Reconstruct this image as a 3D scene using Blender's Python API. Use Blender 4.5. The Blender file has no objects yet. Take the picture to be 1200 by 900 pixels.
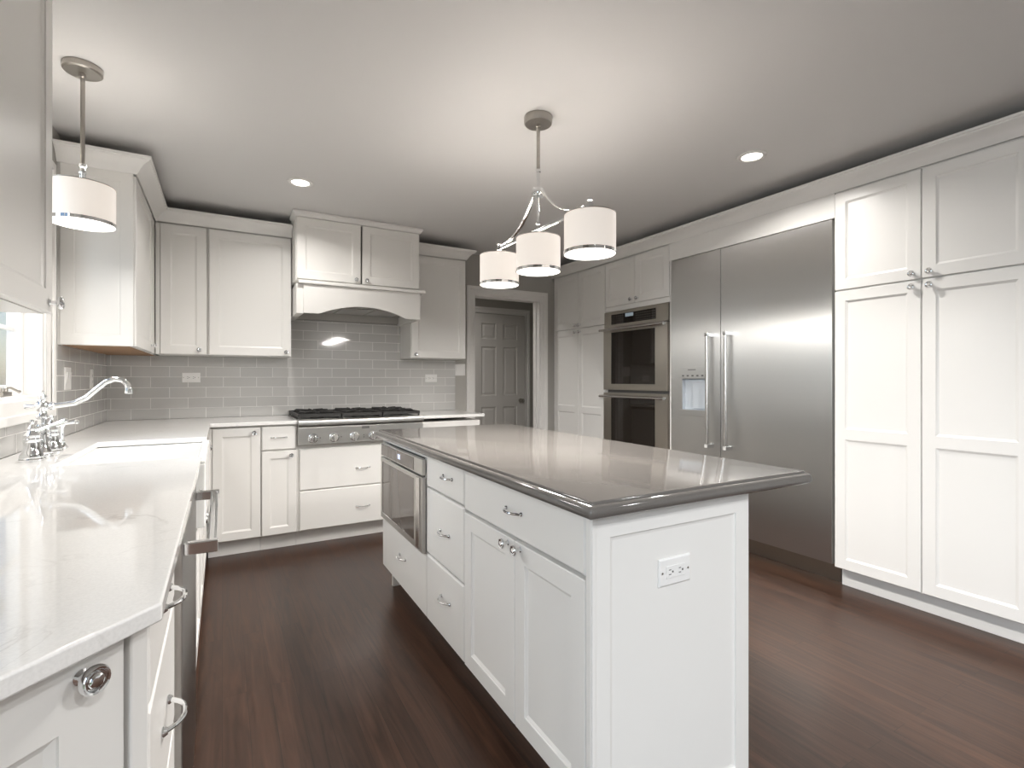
import bpy, bmesh, math, random
from mathutils import Vector, Matrix

S = bpy.context.scene
COL = S.collection
R = math.radians
random.seed(4)

# ------------------------------------------------------------------ camera
FPX = 592.0
YAW = R(29.83)
CAMH = 1.205
cd = bpy.data.cameras.new('camera')
cam = bpy.data.objects.new('camera', cd)
COL.objects.link(cam)
cam.location = (0, 0, CAMH)
cam.rotation_euler = (R(90), 0, -YAW)
cd.sensor_fit = 'HORIZONTAL'
cd.sensor_width = 36
cd.lens = 36 * FPX / 1200
cd.shift_y = -5.2 / 1200
cd.clip_start = 0.02
S.camera = cam

# ------------------------------------------------------------------ world, exposure, big lights
S.view_settings.view_transform = 'Standard'
S.view_settings.look = 'None'
S.view_settings.gamma = 1
S.view_settings.use_curve_mapping = False
S.view_settings.exposure = 0.62

W = bpy.data.worlds.new('world')
S.world = W
W.use_nodes = True
nt = W.node_tree
bg = nt.nodes['Background']
sky = nt.nodes.new('ShaderNodeTexSky')
sky.sky_type = 'NISHITA'
sky.sun_disc = False
sky.sun_elevation = R(48)
sky.sun_rotation = R(60)
nt.links.new(sky.outputs[0], bg.inputs[0])
bg.inputs[1].default_value = 0.08


def area(name, loc, rot, sx, sy, power, color, spread=180):
    l = bpy.data.lights.new(name, 'AREA')
    l.shape = 'RECTANGLE'
    l.size, l.size_y = sx, sy
    l.energy = power
    l.color = color
    l.spread = R(spread)
    o = bpy.data.objects.new(name, l)
    o.location = loc
    o.rotation_euler = rot
    COL.objects.link(o)
    return o


# daylight coming in through the real window openings (lamps sit outside the panes)
area('daylight_patio', (-2.30, -1.20, 2.10), (0, R(-75), 0), 2.4, 2.8, 140, (0.82, 0.91, 1.0))
area('daylight_sink', (-2.40, 2.50, 2.75), (0, R(-66), 0), 1.6, 1.8, 50, (0.80, 0.90, 1.0))

# ------------------------------------------------------------------ dimensions
L, B, RF = -0.716, 4.515, 3.093          # left wall, back wall, face of the tall units
RW, RY, CZ = 3.72, -3.2, 2.44            # right wall, rear wall, ceiling
CT = 0.914                               # counter height
CB = 0.889

# ------------------------------------------------------------------ materials
MATS = {}


def P(name, col, rough=0.5, metal=0.0, **kw):
    m = bpy.data.materials.new(name)
    m.use_nodes = True
    b = m.node_tree.nodes['Principled BSDF']
    b.inputs['Base Color'].default_value = (*col, 1)
    b.inputs['Roughness'].default_value = rough
    b.inputs['Metallic'].default_value = metal
    for k, v in kw.items():
        b.inputs[k.replace('_', ' ')].default_value = v
    MATS[name] = m
    return m


def nodes(m):
    return m.node_tree.nodes, m.node_tree.links, m.node_tree.nodes['Principled BSDF']


def objcoord(N, Lk, scale=(1, 1, 1), loc=(0, 0, 0)):
    tc = N.new('ShaderNodeTexCoord')
    mp = N.new('ShaderNodeMapping')
    mp.inputs['Scale'].default_value = scale
    mp.inputs['Location'].default_value = loc
    Lk.new(tc.outputs['Object'], mp.inputs['Vector'])
    return mp.outputs['Vector']


def noise_bump(m, scale, strength, dist=0.001, detail=3):
    N, Lk, b = nodes(m)
    v = objcoord(N, Lk)
    n = N.new('ShaderNodeTexNoise')
    n.inputs['Scale'].default_value = scale
    n.inputs['Detail'].default_value = detail
    Lk.new(v, n.inputs['Vector'])
    bp = N.new('ShaderNodeBump')
    bp.inputs['Strength'].default_value = strength
    bp.inputs['Distance'].default_value = dist
    Lk.new(n.outputs['Fac'], bp.inputs['Height'])
    Lk.new(bp.outputs['Normal'], b.inputs['Normal'])


M_white = P('white_cabinet_paint', (0.80, 0.785, 0.755), 0.32)
noise_bump(M_white, 60, 0.04)
M_trim = P('white_trim_paint', (0.80, 0.785, 0.76), 0.4)
noise_bump(M_trim, 50, 0.05)
M_ceil = P('ceiling_paint', (0.68, 0.67, 0.66), 0.9)
noise_bump(M_ceil, 120, 0.08)
M_wall = P('greige_wall_paint', (0.43, 0.415, 0.385), 0.85)
noise_bump(M_wall, 120, 0.08)
M_plate = P('white_plastic', (0.82, 0.81, 0.79), 0.35)
noise_bump(M_plate, 30, 0.02)
M_dark = P('dark_recess', (0.02, 0.018, 0.016), 0.6)
M_slot = P('slot_grey', (0.12, 0.115, 0.11), 0.6)
M_chrome = P('polished_chrome', (0.86, 0.87, 0.88), 0.06, 1.0)
M_nickel = P('brushed_nickel', (0.46, 0.435, 0.40), 0.32, 1.0)
M_iron = P('cast_iron', (0.018, 0.017, 0.016), 0.55)
noise_bump(M_iron, 200, 0.3)
M_cer = P('white_fireclay', (0.86, 0.86, 0.84), 0.12)
M_blackglass = P('black_glass', (0.018, 0.014, 0.011), 0.04)
M_mwglass = P('smoked_glass', (0.12, 0.10, 0.085), 0.04)
M_woodply = P('plywood_underside', (0.30, 0.17, 0.085), 0.6)
M_gap_shade = P('painted_gap_shade', (0.10, 0.095, 0.09), 0.7)  # dark tone standing in for the shade between the hood doors
M_disp = P('dispenser_plastic', (0.50, 0.54, 0.58), 0.35)
M_halldoor = P('hall_door_paint', (0.62, 0.60, 0.57), 0.45)


def steel(name, col, rough):
    # vertical brushing: reflections smear sideways
    m = P(name, col, rough, 1.0)
    N, Lk, b = nodes(m)
    b.inputs['Anisotropic'].default_value = 0.95
    tg = N.new('ShaderNodeTangent')
    tg.direction_type = 'RADIAL'
    tg.axis = 'Z'
    Lk.new(tg.outputs['Tangent'], b.inputs['Tangent'])
    v = objcoord(N, Lk, (500, 500, 3))
    n = N.new('ShaderNodeTexNoise')
    n.inputs['Scale'].default_value = 1.0
    Lk.new(v, n.inputs['Vector'])
    mr = N.new('ShaderNodeMapRange')
    mr.inputs['To Min'].default_value = rough - 0.02
    mr.inputs['To Max'].default_value = rough + 0.03
    Lk.new(n.outputs['Fac'], mr.inputs['Value'])
    Lk.new(mr.outputs['Result'], b.inputs['Roughness'])
    return m


M_steel = steel('brushed_stainless', (0.60, 0.59, 0.57), 0.37)
M_ovensteel = steel('oven_stainless', (0.42, 0.385, 0.335), 0.30)
M_handle = P('satin_steel_bar', (0.72, 0.70, 0.68), 0.2, 1.0)


def tile(name, horiz, off):
    m = P(name, (0.4, 0.4, 0.4), 0.07)
    N, Lk, b = nodes(m)
    tc = N.new('ShaderNodeTexCoord')
    sp = N.new('ShaderNodeSeparateXYZ')
    Lk.new(tc.outputs['Object'], sp.inputs[0])
    a1 = N.new('ShaderNodeMath'); a1.operation = 'SUBTRACT'
    a1.inputs[1].default_value = off
    Lk.new(sp.outputs[horiz], a1.inputs[0])
    a2 = N.new('ShaderNodeMath'); a2.operation = 'SUBTRACT'
    a2.inputs[1].default_value = 0.9135
    Lk.new(sp.outputs['Z'], a2.inputs[0])
    cb = N.new('ShaderNodeCombineXYZ')
    Lk.new(a1.outputs[0], cb.inputs[0]); Lk.new(a2.outputs[0], cb.inputs[1])
    br = N.new('ShaderNodeTexBrick')
    br.inputs['Scale'].default_value = 1
    br.inputs['Brick Width'].default_value = 0.2302
    br.inputs['Row Height'].default_value = 0.0777
    br.inputs['Mortar Size'].default_value = 0.0021
    br.inputs['Mortar Smooth'].default_value = 0.3
    br.inputs['Color1'].default_value = (0.50, 0.492, 0.475, 1)
    br.inputs['Color2'].default_value = (0.54, 0.53, 0.512, 1)
    br.inputs['Mortar'].default_value = (0.78, 0.765, 0.74, 1)
    Lk.new(cb.outputs[0], br.inputs['Vector'])
    Lk.new(br.outputs['Color'], b.inputs['Base Color'])
    mr = N.new('ShaderNodeMapRange')
    mr.inputs['To Min'].default_value = 0.06
    mr.inputs['To Max'].default_value = 0.7
    Lk.new(br.outputs['Fac'], mr.inputs['Value'])
    Lk.new(mr.outputs['Result'], b.inputs['Roughness'])
    nz = N.new('ShaderNodeTexNoise')
    nz.inputs['Scale'].default_value = 9
    Lk.new(cb.outputs[0], nz.inputs['Vector'])
    ad = N.new('ShaderNodeMath'); ad.operation = 'MULTIPLY_ADD'
    ad.inputs[1].default_value = -1.0
    Lk.new(br.outputs['Fac'], ad.inputs[0])
    mu = N.new('ShaderNodeMath'); mu.operation = 'MULTIPLY'
    mu.inputs[1].default_value = 0.55
    Lk.new(nz.outputs['Fac'], mu.inputs[0])
    Lk.new(mu.outputs[0], ad.inputs[2])
    bp = N.new('ShaderNodeBump')
    bp.inputs['Strength'].default_value = 0.5
    bp.inputs['Distance'].default_value = 0.0012
    Lk.new(ad.outputs[0], bp.inputs['Height'])
    Lk.new(bp.outputs['Normal'], b.inputs['Normal'])
    return m


M_tile_back = tile('grey_subway_tile_back', 'X', 0.007)
M_tile_left = tile('grey_subway_tile_left', 'Y', 0.06)


def floor_mat():
    m = P('dark_oak_planks', (0.05, 0.03, 0.02), 0.3)
    N, Lk, b = nodes(m)
    tc = N.new('ShaderNodeTexCoord')
    sp = N.new('ShaderNodeSeparateXYZ')
    Lk.new(tc.outputs['Object'], sp.inputs[0])
    cb = N.new('ShaderNodeCombineXYZ')               # planks run along Y
    Lk.new(sp.outputs['Y'], cb.inputs[0]); Lk.new(sp.outputs['X'], cb.inputs[1])
    br = N.new('ShaderNodeTexBrick')
    br.offset = 0.37
    br.inputs['Scale'].default_value = 1
    br.inputs['Brick Width'].default_value = 1.35
    br.inputs['Row Height'].default_value = 0.083
    br.inputs['Mortar Size'].default_value = 0.0007
    br.inputs['Color1'].default_value = (0, 0, 0, 1)
    br.inputs['Color2'].default_value = (1, 1, 1, 1)
    br.inputs['Mortar'].default_value = (0.5, 0.5, 0.5, 1)
    Lk.new(cb.outputs[0], br.inputs['Vector'])
    # grain: shift the noise per plank
    sc = N.new('ShaderNodeVectorMath'); sc.operation = 'MULTIPLY'
    sc.inputs[1].default_value = (2.2, 30.0, 1.0)
    Lk.new(cb.outputs[0], sc.inputs[0])
    sh = N.new('ShaderNodeVectorMath'); sh.operation = 'MULTIPLY_ADD'
    sh.inputs[1].default_value = (17, 31, 9)
    Lk.new(br.outputs['Color'], sh.inputs[0]); Lk.new(sc.outputs[0], sh.inputs[2])
    n1 = N.new('ShaderNodeTexNoise')
    n1.inputs['Scale'].default_value = 1.0
    n1.inputs['Detail'].default_value = 5
    n1.inputs['Distortion'].default_value = 1.4
    Lk.new(sh.outputs[0], n1.inputs['Vector'])
    cr = N.new('ShaderNodeValToRGB')
    e = cr.color_ramp.elements
    b.inputs['Specular IOR Level'].default_value = 0.36
    e[0].position = 0.30; e[0].color = (0.029, 0.0122, 0.0066, 1)
    e[1].position = 0.76; e[1].color = (0.080, 0.038, 0.022, 1)
    Lk.new(n1.outputs['Fac'], cr.inputs['Fac'])
    # plank to plank tone
    mx = N.new('ShaderNodeMix'); mx.data_type = 'RGBA'; mx.blend_type = 'MULTIPLY'
    mx.inputs['Factor'].default_value = 1
    mr = N.new('ShaderNodeMapRange')
    mr.inputs['To Min'].default_value = 0.80
    mr.inputs['To Max'].default_value = 1.15
    Lk.new(br.outputs['Color'], mr.inputs['Value'])
    Lk.new(cr.outputs['Color'], mx.inputs['A']); Lk.new(mr.outputs['Result'], mx.inputs['B'])
    m2 = N.new('ShaderNodeMix'); m2.data_type = 'RGBA'
    m2.inputs['B'].default_value = (0.012, 0.007, 0.005, 1)
    Lk.new(br.outputs['Fac'], m2.inputs['Factor'])
    Lk.new(mx.outputs['Result'], m2.inputs['A'])
    Lk.new(m2.outputs['Result'], b.inputs['Base Color'])
    r2 = N.new('ShaderNodeMapRange')
    r2.inputs['To Min'].default_value = 0.24
    r2.inputs['To Max'].default_value = 0.40
    Lk.new(n1.outputs['Fac'], r2.inputs['Value'])
    Lk.new(r2.outputs['Result'], b.inputs['Roughness'])
    bp = N.new('ShaderNodeBump')
    bp.inputs['Strength'].default_value = 0.25
    bp.inputs['Distance'].default_value = 0.0008
    Lk.new(n1.outputs['Fac'], bp.inputs['Height'])
    Lk.new(bp.outputs['Normal'], b.inputs['Normal'])
    return m


M_floor = floor_mat()


def quartz(name, base, vein, vscale, rough, amt):
    m = P(name, base, rough)
    N, Lk, b = nodes(m)
    v = objcoord(N, Lk)
    n = N.new('ShaderNodeTexNoise')
    n.inputs['Scale'].default_value = vscale
    n.inputs['Detail'].default_value = 6
    n.inputs['Distortion'].default_value = 1.2
    Lk.new(v, n.inputs['Vector'])
    d = N.new('ShaderNodeMath'); d.operation = 'SUBTRACT'; d.inputs[1].default_value = 0.5
    Lk.new(n.outputs['Fac'], d.inputs[0])
    a = N.new('ShaderNodeMath'); a.operation = 'ABSOLUTE'
    Lk.new(d.outputs[0], a.inputs[0])
    mr = N.new('ShaderNodeMapRange')
    mr.inputs['From Min'].default_value = 0.0
    mr.inputs['From Max'].default_value = 0.012
    mr.inputs['To Min'].default_value = 1
    mr.inputs['To Max'].default_value = 0
    Lk.new(a.outputs[0], mr.inputs['Value'])
    n2 = N.new('ShaderNodeTexNoise')
    n2.inputs['Scale'].default_value = 5
    n2.inputs['Detail'].default_value = 3
    Lk.new(v, n2.inputs['Vector'])
    m3 = N.new('ShaderNodeMapRange')
    m3.inputs['From Min'].default_value = 0.50
    m3.inputs['From Max'].default_value = 0.72
    m3.inputs['To Max'].default_value = amt
    Lk.new(n2.outputs['Fac'], m3.inputs['Value'])
    mu = N.new('ShaderNodeMath'); mu.operation = 'MULTIPLY'
    Lk.new(mr.outputs['Result'], mu.inputs[0]); Lk.new(m3.outputs['Result'], mu.inputs[1])
    n3 = N.new('ShaderNodeTexNoise')
    n3.inputs['Scale'].default_value = 260
    Lk.new(v, n3.inputs['Vector'])
    m4 = N.new('ShaderNodeMapRange')
    m4.inputs['To Min'].default_value = 0.9
    m4.inputs['To Max'].default_value = 1.08
    Lk.new(n3.outputs['Fac'], m4.inputs['Value'])
    mx = N.new('ShaderNodeMix'); mx.data_type = 'RGBA'
    mx.inputs['A'].default_value = (*base, 1)
    mx.inputs['B'].default_value = (*vein, 1)
    Lk.new(mu.outputs[0], mx.inputs['Factor'])
    m5 = N.new('ShaderNodeMix'); m5.data_type = 'RGBA'; m5.blend_type = 'MULTIPLY'
    m5.inputs['Factor'].default_value = 1
    Lk.new(mx.outputs['Result'], m5.inputs['A']); Lk.new(m4.outputs['Result'], m5.inputs['B'])
    Lk.new(m5.outputs['Result'], b.inputs['Base Color'])
    return m


M_quartz = quartz('white_quartz', (0.86, 0.85, 0.83), (0.42, 0.40, 0.38), 3.2, 0.045, 0.4)
M_grey = quartz('taupe_quartz', (0.140, 0.129, 0.119), (0.165, 0.152, 0.14), 7, 0.08, 0.5)


def glow(name, col, strength, base=(0.8, 0.8, 0.8)):
    m = P(name, base, 0.6)
    N, Lk, b = nodes(m)
    b.inputs['Emission Color'].default_value = (*col, 1)
    b.inputs['Emission Strength'].default_value = strength
    return m


M_shade = glow('lit_fabric_shade', (1.0, 0.90, 0.82), 0.30, (0.78, 0.74, 0.69))
noise_bump(M_shade, 300, 0.1)
M_diff = glow('lit_diffuser', (1.0, 0.95, 0.88), 1.5)
M_bulb = glow('lit_bulb', (1.0, 0.93, 0.84), 9)
M_led = glow('lit_display', (0.55, 0.62, 1.0), 1.6, (0.1, 0.1, 0.2))
M_lcd = glow('pale_display', (0.45, 0.55, 0.62), 0.18, (0.25, 0.30, 0.34))


def glass_mat():
    m = bpy.data.materials.new('window_glass')
    m.use_nodes = True
    N, Lk = m.node_tree.nodes, m.node_tree.links
    N.remove(N['Principled BSDF'])
    o = N['Material Output']
    t = N.new('ShaderNodeBsdfTransparent')
    g = N.new('ShaderNodeBsdfGlossy'); g.inputs['Roughness'].default_value = 0.02
    lw = N.new('ShaderNodeLayerWeight'); lw.inputs['Blend'].default_value = 0.5
    pw = N.new('ShaderNodeMath'); pw.operation = 'POWER'; pw.inputs[1].default_value = 4
    Lk.new(lw.outputs['Facing'], pw.inputs[0])
    f = N.new('ShaderNodeMath'); f.operation = 'MULTIPLY_ADD'; f.inputs[1].default_value = 0.4; f.inputs[2].default_value = 0.03
    Lk.new(pw.outputs[0], f.inputs[0])
    x = N.new('ShaderNodeMixShader')
    Lk.new(f.outputs[0], x.inputs[0]); Lk.new(t.outputs[0], x.inputs[1]); Lk.new(g.outputs[0], x.inputs[2])
    Lk.new(x.outputs[0], o.inputs['Surface'])
    return m


M_glass = glass_mat()
M_hedge = P('hedge_leaves', (0.06, 0.09, 0.06), 0.8)
noise_bump(M_hedge, 20, 1.0, 0.05)
M_siding = P('pale_siding', (0.22, 0.28, 0.32), 0.7)
noise_bump(M_siding, 8, 0.2)
M_grass = P('lawn', (0.10, 0.15, 0.06), 0.9)
noise_bump(M_grass, 60, 1.0, 0.02)


# ------------------------------------------------------------------ mesh helper
class MB:
    def __init__(s):
        s.bm = bmesh.new()

    def v(s, p):
        return s.bm.verts.new(p)

    def face(s, pts):
        vs = [s.v(p) for p in pts]
        return s.bm.faces.new(vs)

    def box(s, x0, x1, y0, y1, z0, z1):
        p = [s.v((x, y, z)) for z in (z0, z1) for y in (y0, y1) for x in (x0, x1)]
        for q in ((0, 2, 3, 1), (4, 5, 7, 6), (0, 1, 5, 4), (2, 6, 7, 3), (0, 4, 6, 2), (1, 3, 7, 5)):
            s.bm.faces.new([p[i] for i in q])
        return s

    def prism(s, pts, a0, a1, axis='z'):
        """pts: outline (u,v) extruded along axis. z: (x,y); y: (x,z); x: (y,z)"""
        def mk(u, v, a):
            return {'z': (u, v, a), 'y': (u, a, v), 'x': (a, u, v)}[axis]
        lo = [s.v(mk(u, v, a0)) for u, v in pts]
        hi = [s.v(mk(u, v, a1)) for u, v in pts]
        s.bm.faces.new(lo); s.bm.faces.new(hi)
        n = len(pts)
        for i in range(n):
            s.bm.faces.new((lo[i], lo[(i + 1) % n], hi[(i + 1) % n], hi[i]))
        return s

    def lathe(s, prof, c=(0, 0, 0), axis='z', n=24, cap=True):
        """prof: (radius, height) along axis"""
        c = Vector(c)
        rows = []
        for r, hgt in prof:
            row = []
            for i in range(n):
                a = 2 * math.pi * i / n
                u, w = r * math.cos(a), r * math.sin(a)
                d = {'z': (u, w, hgt), 'y': (u, hgt, w), '-y': (u, -hgt, w), 'x': (hgt, u, w)}[axis]
                row.append(s.v(c + Vector(d)))
            rows.append(row)
        for a, b in zip(rows, rows[1:]):
            for i in range(n):
                s.bm.faces.new((a[i], a[(i + 1) % n], b[(i + 1) % n], b[i]))
        if cap:
            s.bm.faces.new(rows[0]); s.bm.faces.new(rows[-1])
        return s

    def tube(s, pts, r, n=10, flat=None):
        """round tube along a polyline; r may be a list; flat=(rx,rz) gives an oval section"""
        pts = [Vector(p) for p in pts]
        m = len(pts)
        rs = r if isinstance(r, (list, tuple)) else [r] * m
        t0 = (pts[1] - pts[0]).normalized()
        up = Vector((0, 0, 1)) if abs(t0.z) < 0.9 else Vector((1, 0, 0))
        nrm = t0.cross(up).normalized()
        rows = []
        for i in range(m):
            if i == 0: t = pts[1] - pts[0]
            elif i == m - 1: t = pts[-1] - pts[-2]
            else: t = (pts[i + 1] - pts[i]).normalized() + (pts[i] - pts[i - 1]).normalized()
            t.normalize()
            nrm = (nrm - t * nrm.dot(t)).normalized()
            bn = t.cross(nrm)
            f = flat or (1, 1)
            rows.append([s.v(pts[i] + nrm * (rs[i] * f[0] * math.cos(2 * math.pi * k / n))
                             + bn * (rs[i] * f[1] * math.sin(2 * math.pi * k / n))) for k in range(n)])
        for a, b in zip(rows, rows[1:]):
            for i in range(n):
                s.bm.faces.new((a[i], a[(i + 1) % n], b[(i + 1) % n], b[i]))
        s.bm.faces.new(rows[0]); s.bm.faces.new(rows[-1])
        return s

    def sweep(s, path, prof, closed=False):
        """path: (x,y) points; prof: (outward, z), outward to the right of travel; mitred"""
        path = [Vector((p[0], p[1])) for p in path]
        n = len(path)
        rows = []
        for i in range(n):
            def nr(a, b):
                d = (b - a).normalized()
                return Vector((d.y, -d.x))
            if closed:
                n1, n2 = nr(path[i - 1], path[i]), nr(path[i], path[(i + 1) % n])
            else:
                n1 = nr(path[i - 1], path[i]) if i else nr(path[0], path[1])
                n2 = nr(path[i], path[i + 1]) if i < n - 1 else n1
            mv = (n1 + n2).normalized()
            mv /= max(0.2, mv.dot(n2))
            rows.append([s.v((path[i].x + mv.x * o, path[i].y + mv.y * o, z)) for o, z in prof])
        k = len(prof)
        rng = range(n) if closed else range(n - 1)
        for i in rng:
            a, b = rows[i], rows[(i + 1) % n]
            for j in range(k):
                s.bm.faces.new((a[j], a[(j + 1) % k], b[(j + 1) % k], b[j]))
        if not closed:
            s.bm.faces.new(rows[0]); s.bm.faces.new(rows[-1])
        return s

    def rings(s, rings):
        """stack of closed loops of equal count, capped"""
        rows = [[s.v(p) for p in r] for r in rings]
        n = len(rows[0])
        for a, b in zip(rows, rows[1:]):
            for i in range(n):
                s.bm.faces.new((a[i], a[(i + 1) % n], b[(i + 1) % n], b[i]))
        s.bm.faces.new(rows[0]); s.bm.faces.new(rows[-1])
        return s

    def door(s, x0, x1, z0, z1, y=0.0, th=0.02, fw=0.058, rails=(), rw=0.06, rec=0.008, bead=0.011):
        """framed door with recessed flat panels; front plane at y, facing -y"""
        e = 0.0025
        bk = y + th
        s.box_open_front(x0, x1, y + e, bk, z0, z1)
        # small chamfer to the front plane
        o = [(x0, z0), (x1, z0), (x1, z1), (x0, z1)]
        i_ = [(x0 + e, z0 + e), (x1 - e, z0 + e), (x1 - e, z1 - e), (x0 + e, z1 - e)]
        for k in range(4):
            a, b = o[k], o[(k + 1) % 4]
            c, d = i_[(k + 1) % 4], i_[k]
            s.face([(a[0], y + e, a[1]), (b[0], y + e, b[1]), (c[0], y, c[1]), (d[0], y, d[1])])
        X0, X1, Z0, Z1 = x0 + e, x1 - e, z0 + e, z1 - e
        px0, px1 = x0 + fw, x1 - fw
        zs = [z0 + fw] + [q for r_ in sorted(rails) for q in (r_ - rw / 2, r_ + rw / 2)] + [z1 - fw]
        panels = [(zs[i], zs[i + 1]) for i in range(0, len(zs), 2)]
        s.face([(X0, y, Z0), (px0, y, Z0), (px0, y, Z1), (X0, y, Z1)])
        s.face([(px1, y, Z0), (X1, y, Z0), (X1, y, Z1), (px1, y, Z1)])
        edges = [Z0] + [q for p in panels for q in p] + [Z1]
        for i in range(0, len(edges), 2):
            s.face([(px0, y, edges[i]), (px1, y, edges[i]), (px1, y, edges[i + 1]), (px0, y, edges[i + 1])])
        for (a, b) in panels:
            prof = [(0, 0), (0.0008, 0.0035), (0.004, 0.0045), (bead, rec)]
            loops = []
            for ins, dy in prof:
                loops.append([(px0 + ins, y + dy, a + ins), (px1 - ins, y + dy, a + ins),
                              (px1 - ins, y + dy, b - ins), (px0 + ins, y + dy, b - ins)])
            for p, q in zip(loops, loops[1:]):
                for k in range(4):
                    s.face([p[k], p[(k + 1) % 4], q[(k + 1) % 4], q[k]])
            s.face(loops[-1])
        return s

    def box_open_front(s, x0, x1, y0, y1, z0, z1):
        p = [s.v((x, y, z)) for z in (z0, z1) for y in (y0, y1) for x in (x0, x1)]
        for q in ((0, 2, 3, 1), (4, 5, 7, 6), (2, 6, 7, 3), (0, 4, 6, 2), (1, 3, 7, 5)):
            s.bm.faces.new([p[i] for i in q])

    def slab(s, x0, x1, z0, z1, y=0.0, th=0.02):
        """flat drawer front with a small stepped edge, front plane at y"""
        e = 0.004
        r = []
        for ins, yy in ((0, y + th), (0, y + e + 0.002), (0.0015, y + e), (e, y + 0.0012), (e + 0.002, y)):
            r.append([(x0 + ins, yy, z0 + ins), (x1 - ins, yy, z0 + ins), (x1 - ins, yy, z1 - ins), (x0 + ins, yy, z1 - ins)])
        return s.rings(r)

    def mesh(s, name, smooth=35):
        bmesh.ops.remove_doubles(s.bm, verts=s.bm.verts, dist=1e-6)
        bmesh.ops.recalc_face_normals(s.bm, faces=s.bm.faces)
        me = bpy.data.meshes.new(name)
        s.bm.to_mesh(me)
        s.bm.free()
        if smooth:
            for p in me.polygons:
                p.use_smooth = True
            me.set_sharp_from_angle(angle=R(smooth))
        return me

    def build(s, name, mat, parent=None, bevel=0, smooth=35, seg=2):
        return link(name, s.mesh(name, smooth), mat, parent, bevel, seg)


def link(name, me, mat, parent=None, bevel=0, seg=2):
    o = bpy.data.objects.new(name, me)
    COL.objects.link(o)
    if mat and not me.materials:
        me.materials.append(mat)
    if parent:
        o.parent = parent
    if bevel:
        b = o.modifiers.new('bevel', 'BEVEL')
        b.width = bevel
        b.segments = seg
        b.limit_method = 'ANGLE'
        b.angle_limit = R(40)
        b.harden_normals = True
    return o


def tag(o, label=None, cat=None, group=None, kind=None):
    if label: o['label'] = label
    if cat: o['category'] = cat
    if group: o['group'] = group
    if kind: o['kind'] = kind
    return o


def thing(name, label, cat, loc=(0, 0, 0), rz=0.0, group=None):
    o = bpy.data.objects.new(name, None)
    o.empty_display_size = 0.05
    o.location = loc
    o.rotation_euler = (0, 0, rz)
    COL.objects.link(o)
    return tag(o, label, cat, group)


def struct(o):
    return tag(o, kind='structure')


def dup(root, loc, label=None, rz=None):
    r = root.copy(); COL.objects.link(r); r.location = loc
    if label: r['label'] = label
    if rz is not None: r.rotation_euler = (0, 0, rz)
    for ch in list(root.children):
        c = ch.copy(); COL.objects.link(c); c.parent = r
        for g in ch.children:
            d = g.copy(); COL.objects.link(d); d.parent = c
    return r


# ------------------------------------------------------------------ room shell
struct(MB().box(L - 0.15, RW + 0.15, RY - 0.15, 5.9, -0.06, 0).build('floor', M_floor, smooth=0))
struct(MB().box(L - 0.15, RW + 0.15, RY - 0.15, 5.9, CZ, CZ + 0.08).build('ceiling', M_ceil, smooth=0))

# left wall with the sink window and a side window nearer the rear
WY0, WY1, WZ0, WZ1 = 1.93, 3.08, 1.12, 2.12
SY0, SY1, SZ0, SZ1 = -2.45, 0.05, 0.0, 2.10
wl = MB()
for y0, y1, z0, z1 in ((RY, SY0, 0, CZ), (SY0, SY1, 0, SZ0), (SY0, SY1, SZ1, CZ), (SY1, WY0, 0, CZ),
                       (WY0, WY1, 0, WZ0), (WY0, WY1, WZ1, CZ), (WY1, B, 0, CZ)):
    wl.box(L - 0.12, L, y0, y1, z0, z1)
struct(wl.build('wall_left', M_wall, smooth=0))
# back wall with the doorway
DX0, DX1, DZ = 2.15, 2.94, 2.05
wb = MB()
wb.box(L - 0.12, DX0, B, B + 0.12, 0, CZ).box(DX0, DX1, B, B + 0.12, DZ, CZ).box(DX1, RW + 0.12, B, B + 0.12, 0, CZ)
struct(wb.build('wall_back', M_wall, smooth=0))
struct(MB().box(RW, RW + 0.12, RY, B, 0, CZ).build('wall_right', M_wall, smooth=0))
struct(MB().box(L - 0.12, RW + 0.12, RY - 0.12, RY, 0, CZ).build('wall_rear', M_wall, smooth=0))
# hallway behind the doorway
HY = 5.71
struct(MB().box(1.3, RW + 0.12, HY, HY + 0.1, 0, CZ).build('wall_hall', M_wall, smooth=0))
struct(MB().box(1.3, 1.4, B + 0.122, HY, 0, CZ).build('wall_hall_left', M_wall, smooth=0))
struct(MB().box(3.66, 3.76, B + 0.122, HY, 0, CZ).build('wall_hall_right', M_wall, smooth=0))


def casing(name, x0, x1, z1, y, w, face=-1, z0=0.0):
    """door casing as a mitred sweep in the xz plane"""
    m = MB()
    prof = [(0, 0), (0.012, 0), (0.014, 0.012), (0.014, w * 0.55), (0.020, w * 0.62), (0.020, w), (0, w)]   # (thickness, outward)
    path = [(x0, z0), (x0, z1), (x1, z1), (x1, z0)]
    mit = [(-1, 0), (-1, 1), (1, 1), (1, 0)]
    rows = []
    for (px, pz), (mx_, mz) in zip(path, mit):
        rows.append([m.v((px + mx_ * o, y + face * t, pz + mz * o)) for t, o in prof])
    k = len(prof)
    for a, b in zip(rows, rows[1:]):
        for j in range(k):
            m.bm.faces.new((a[j], a[(j + 1) % k], b[(j + 1) % k], b[j]))
    m.bm.faces.new(rows[0]); m.bm.faces.new(rows[-1])
    return struct(m.build(name, M_trim, smooth=0))


casing('trim_1', DX0, DX1, DZ, B - 0.001, 0.078)
jm = MB()
jm.box(DX0 - 0.001, DX0 + 0.018, B - 0.002, B + 0.122, 0, DZ).box(DX1 - 0.018, DX1 + 0.001, B - 0.002, B + 0.122, 0, DZ)
jm.box(DX0 + 0.018, DX1 - 0.018, B - 0.002, B + 0.122, DZ - 0.018, DZ)
jm.box(DX1 - 0.030, DX1 - 0.018, B + 0.05, B + 0.09, 0, DZ - 0.018)
struct(jm.build('trim_2', M_trim, bevel=0.002, smooth=0))
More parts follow.
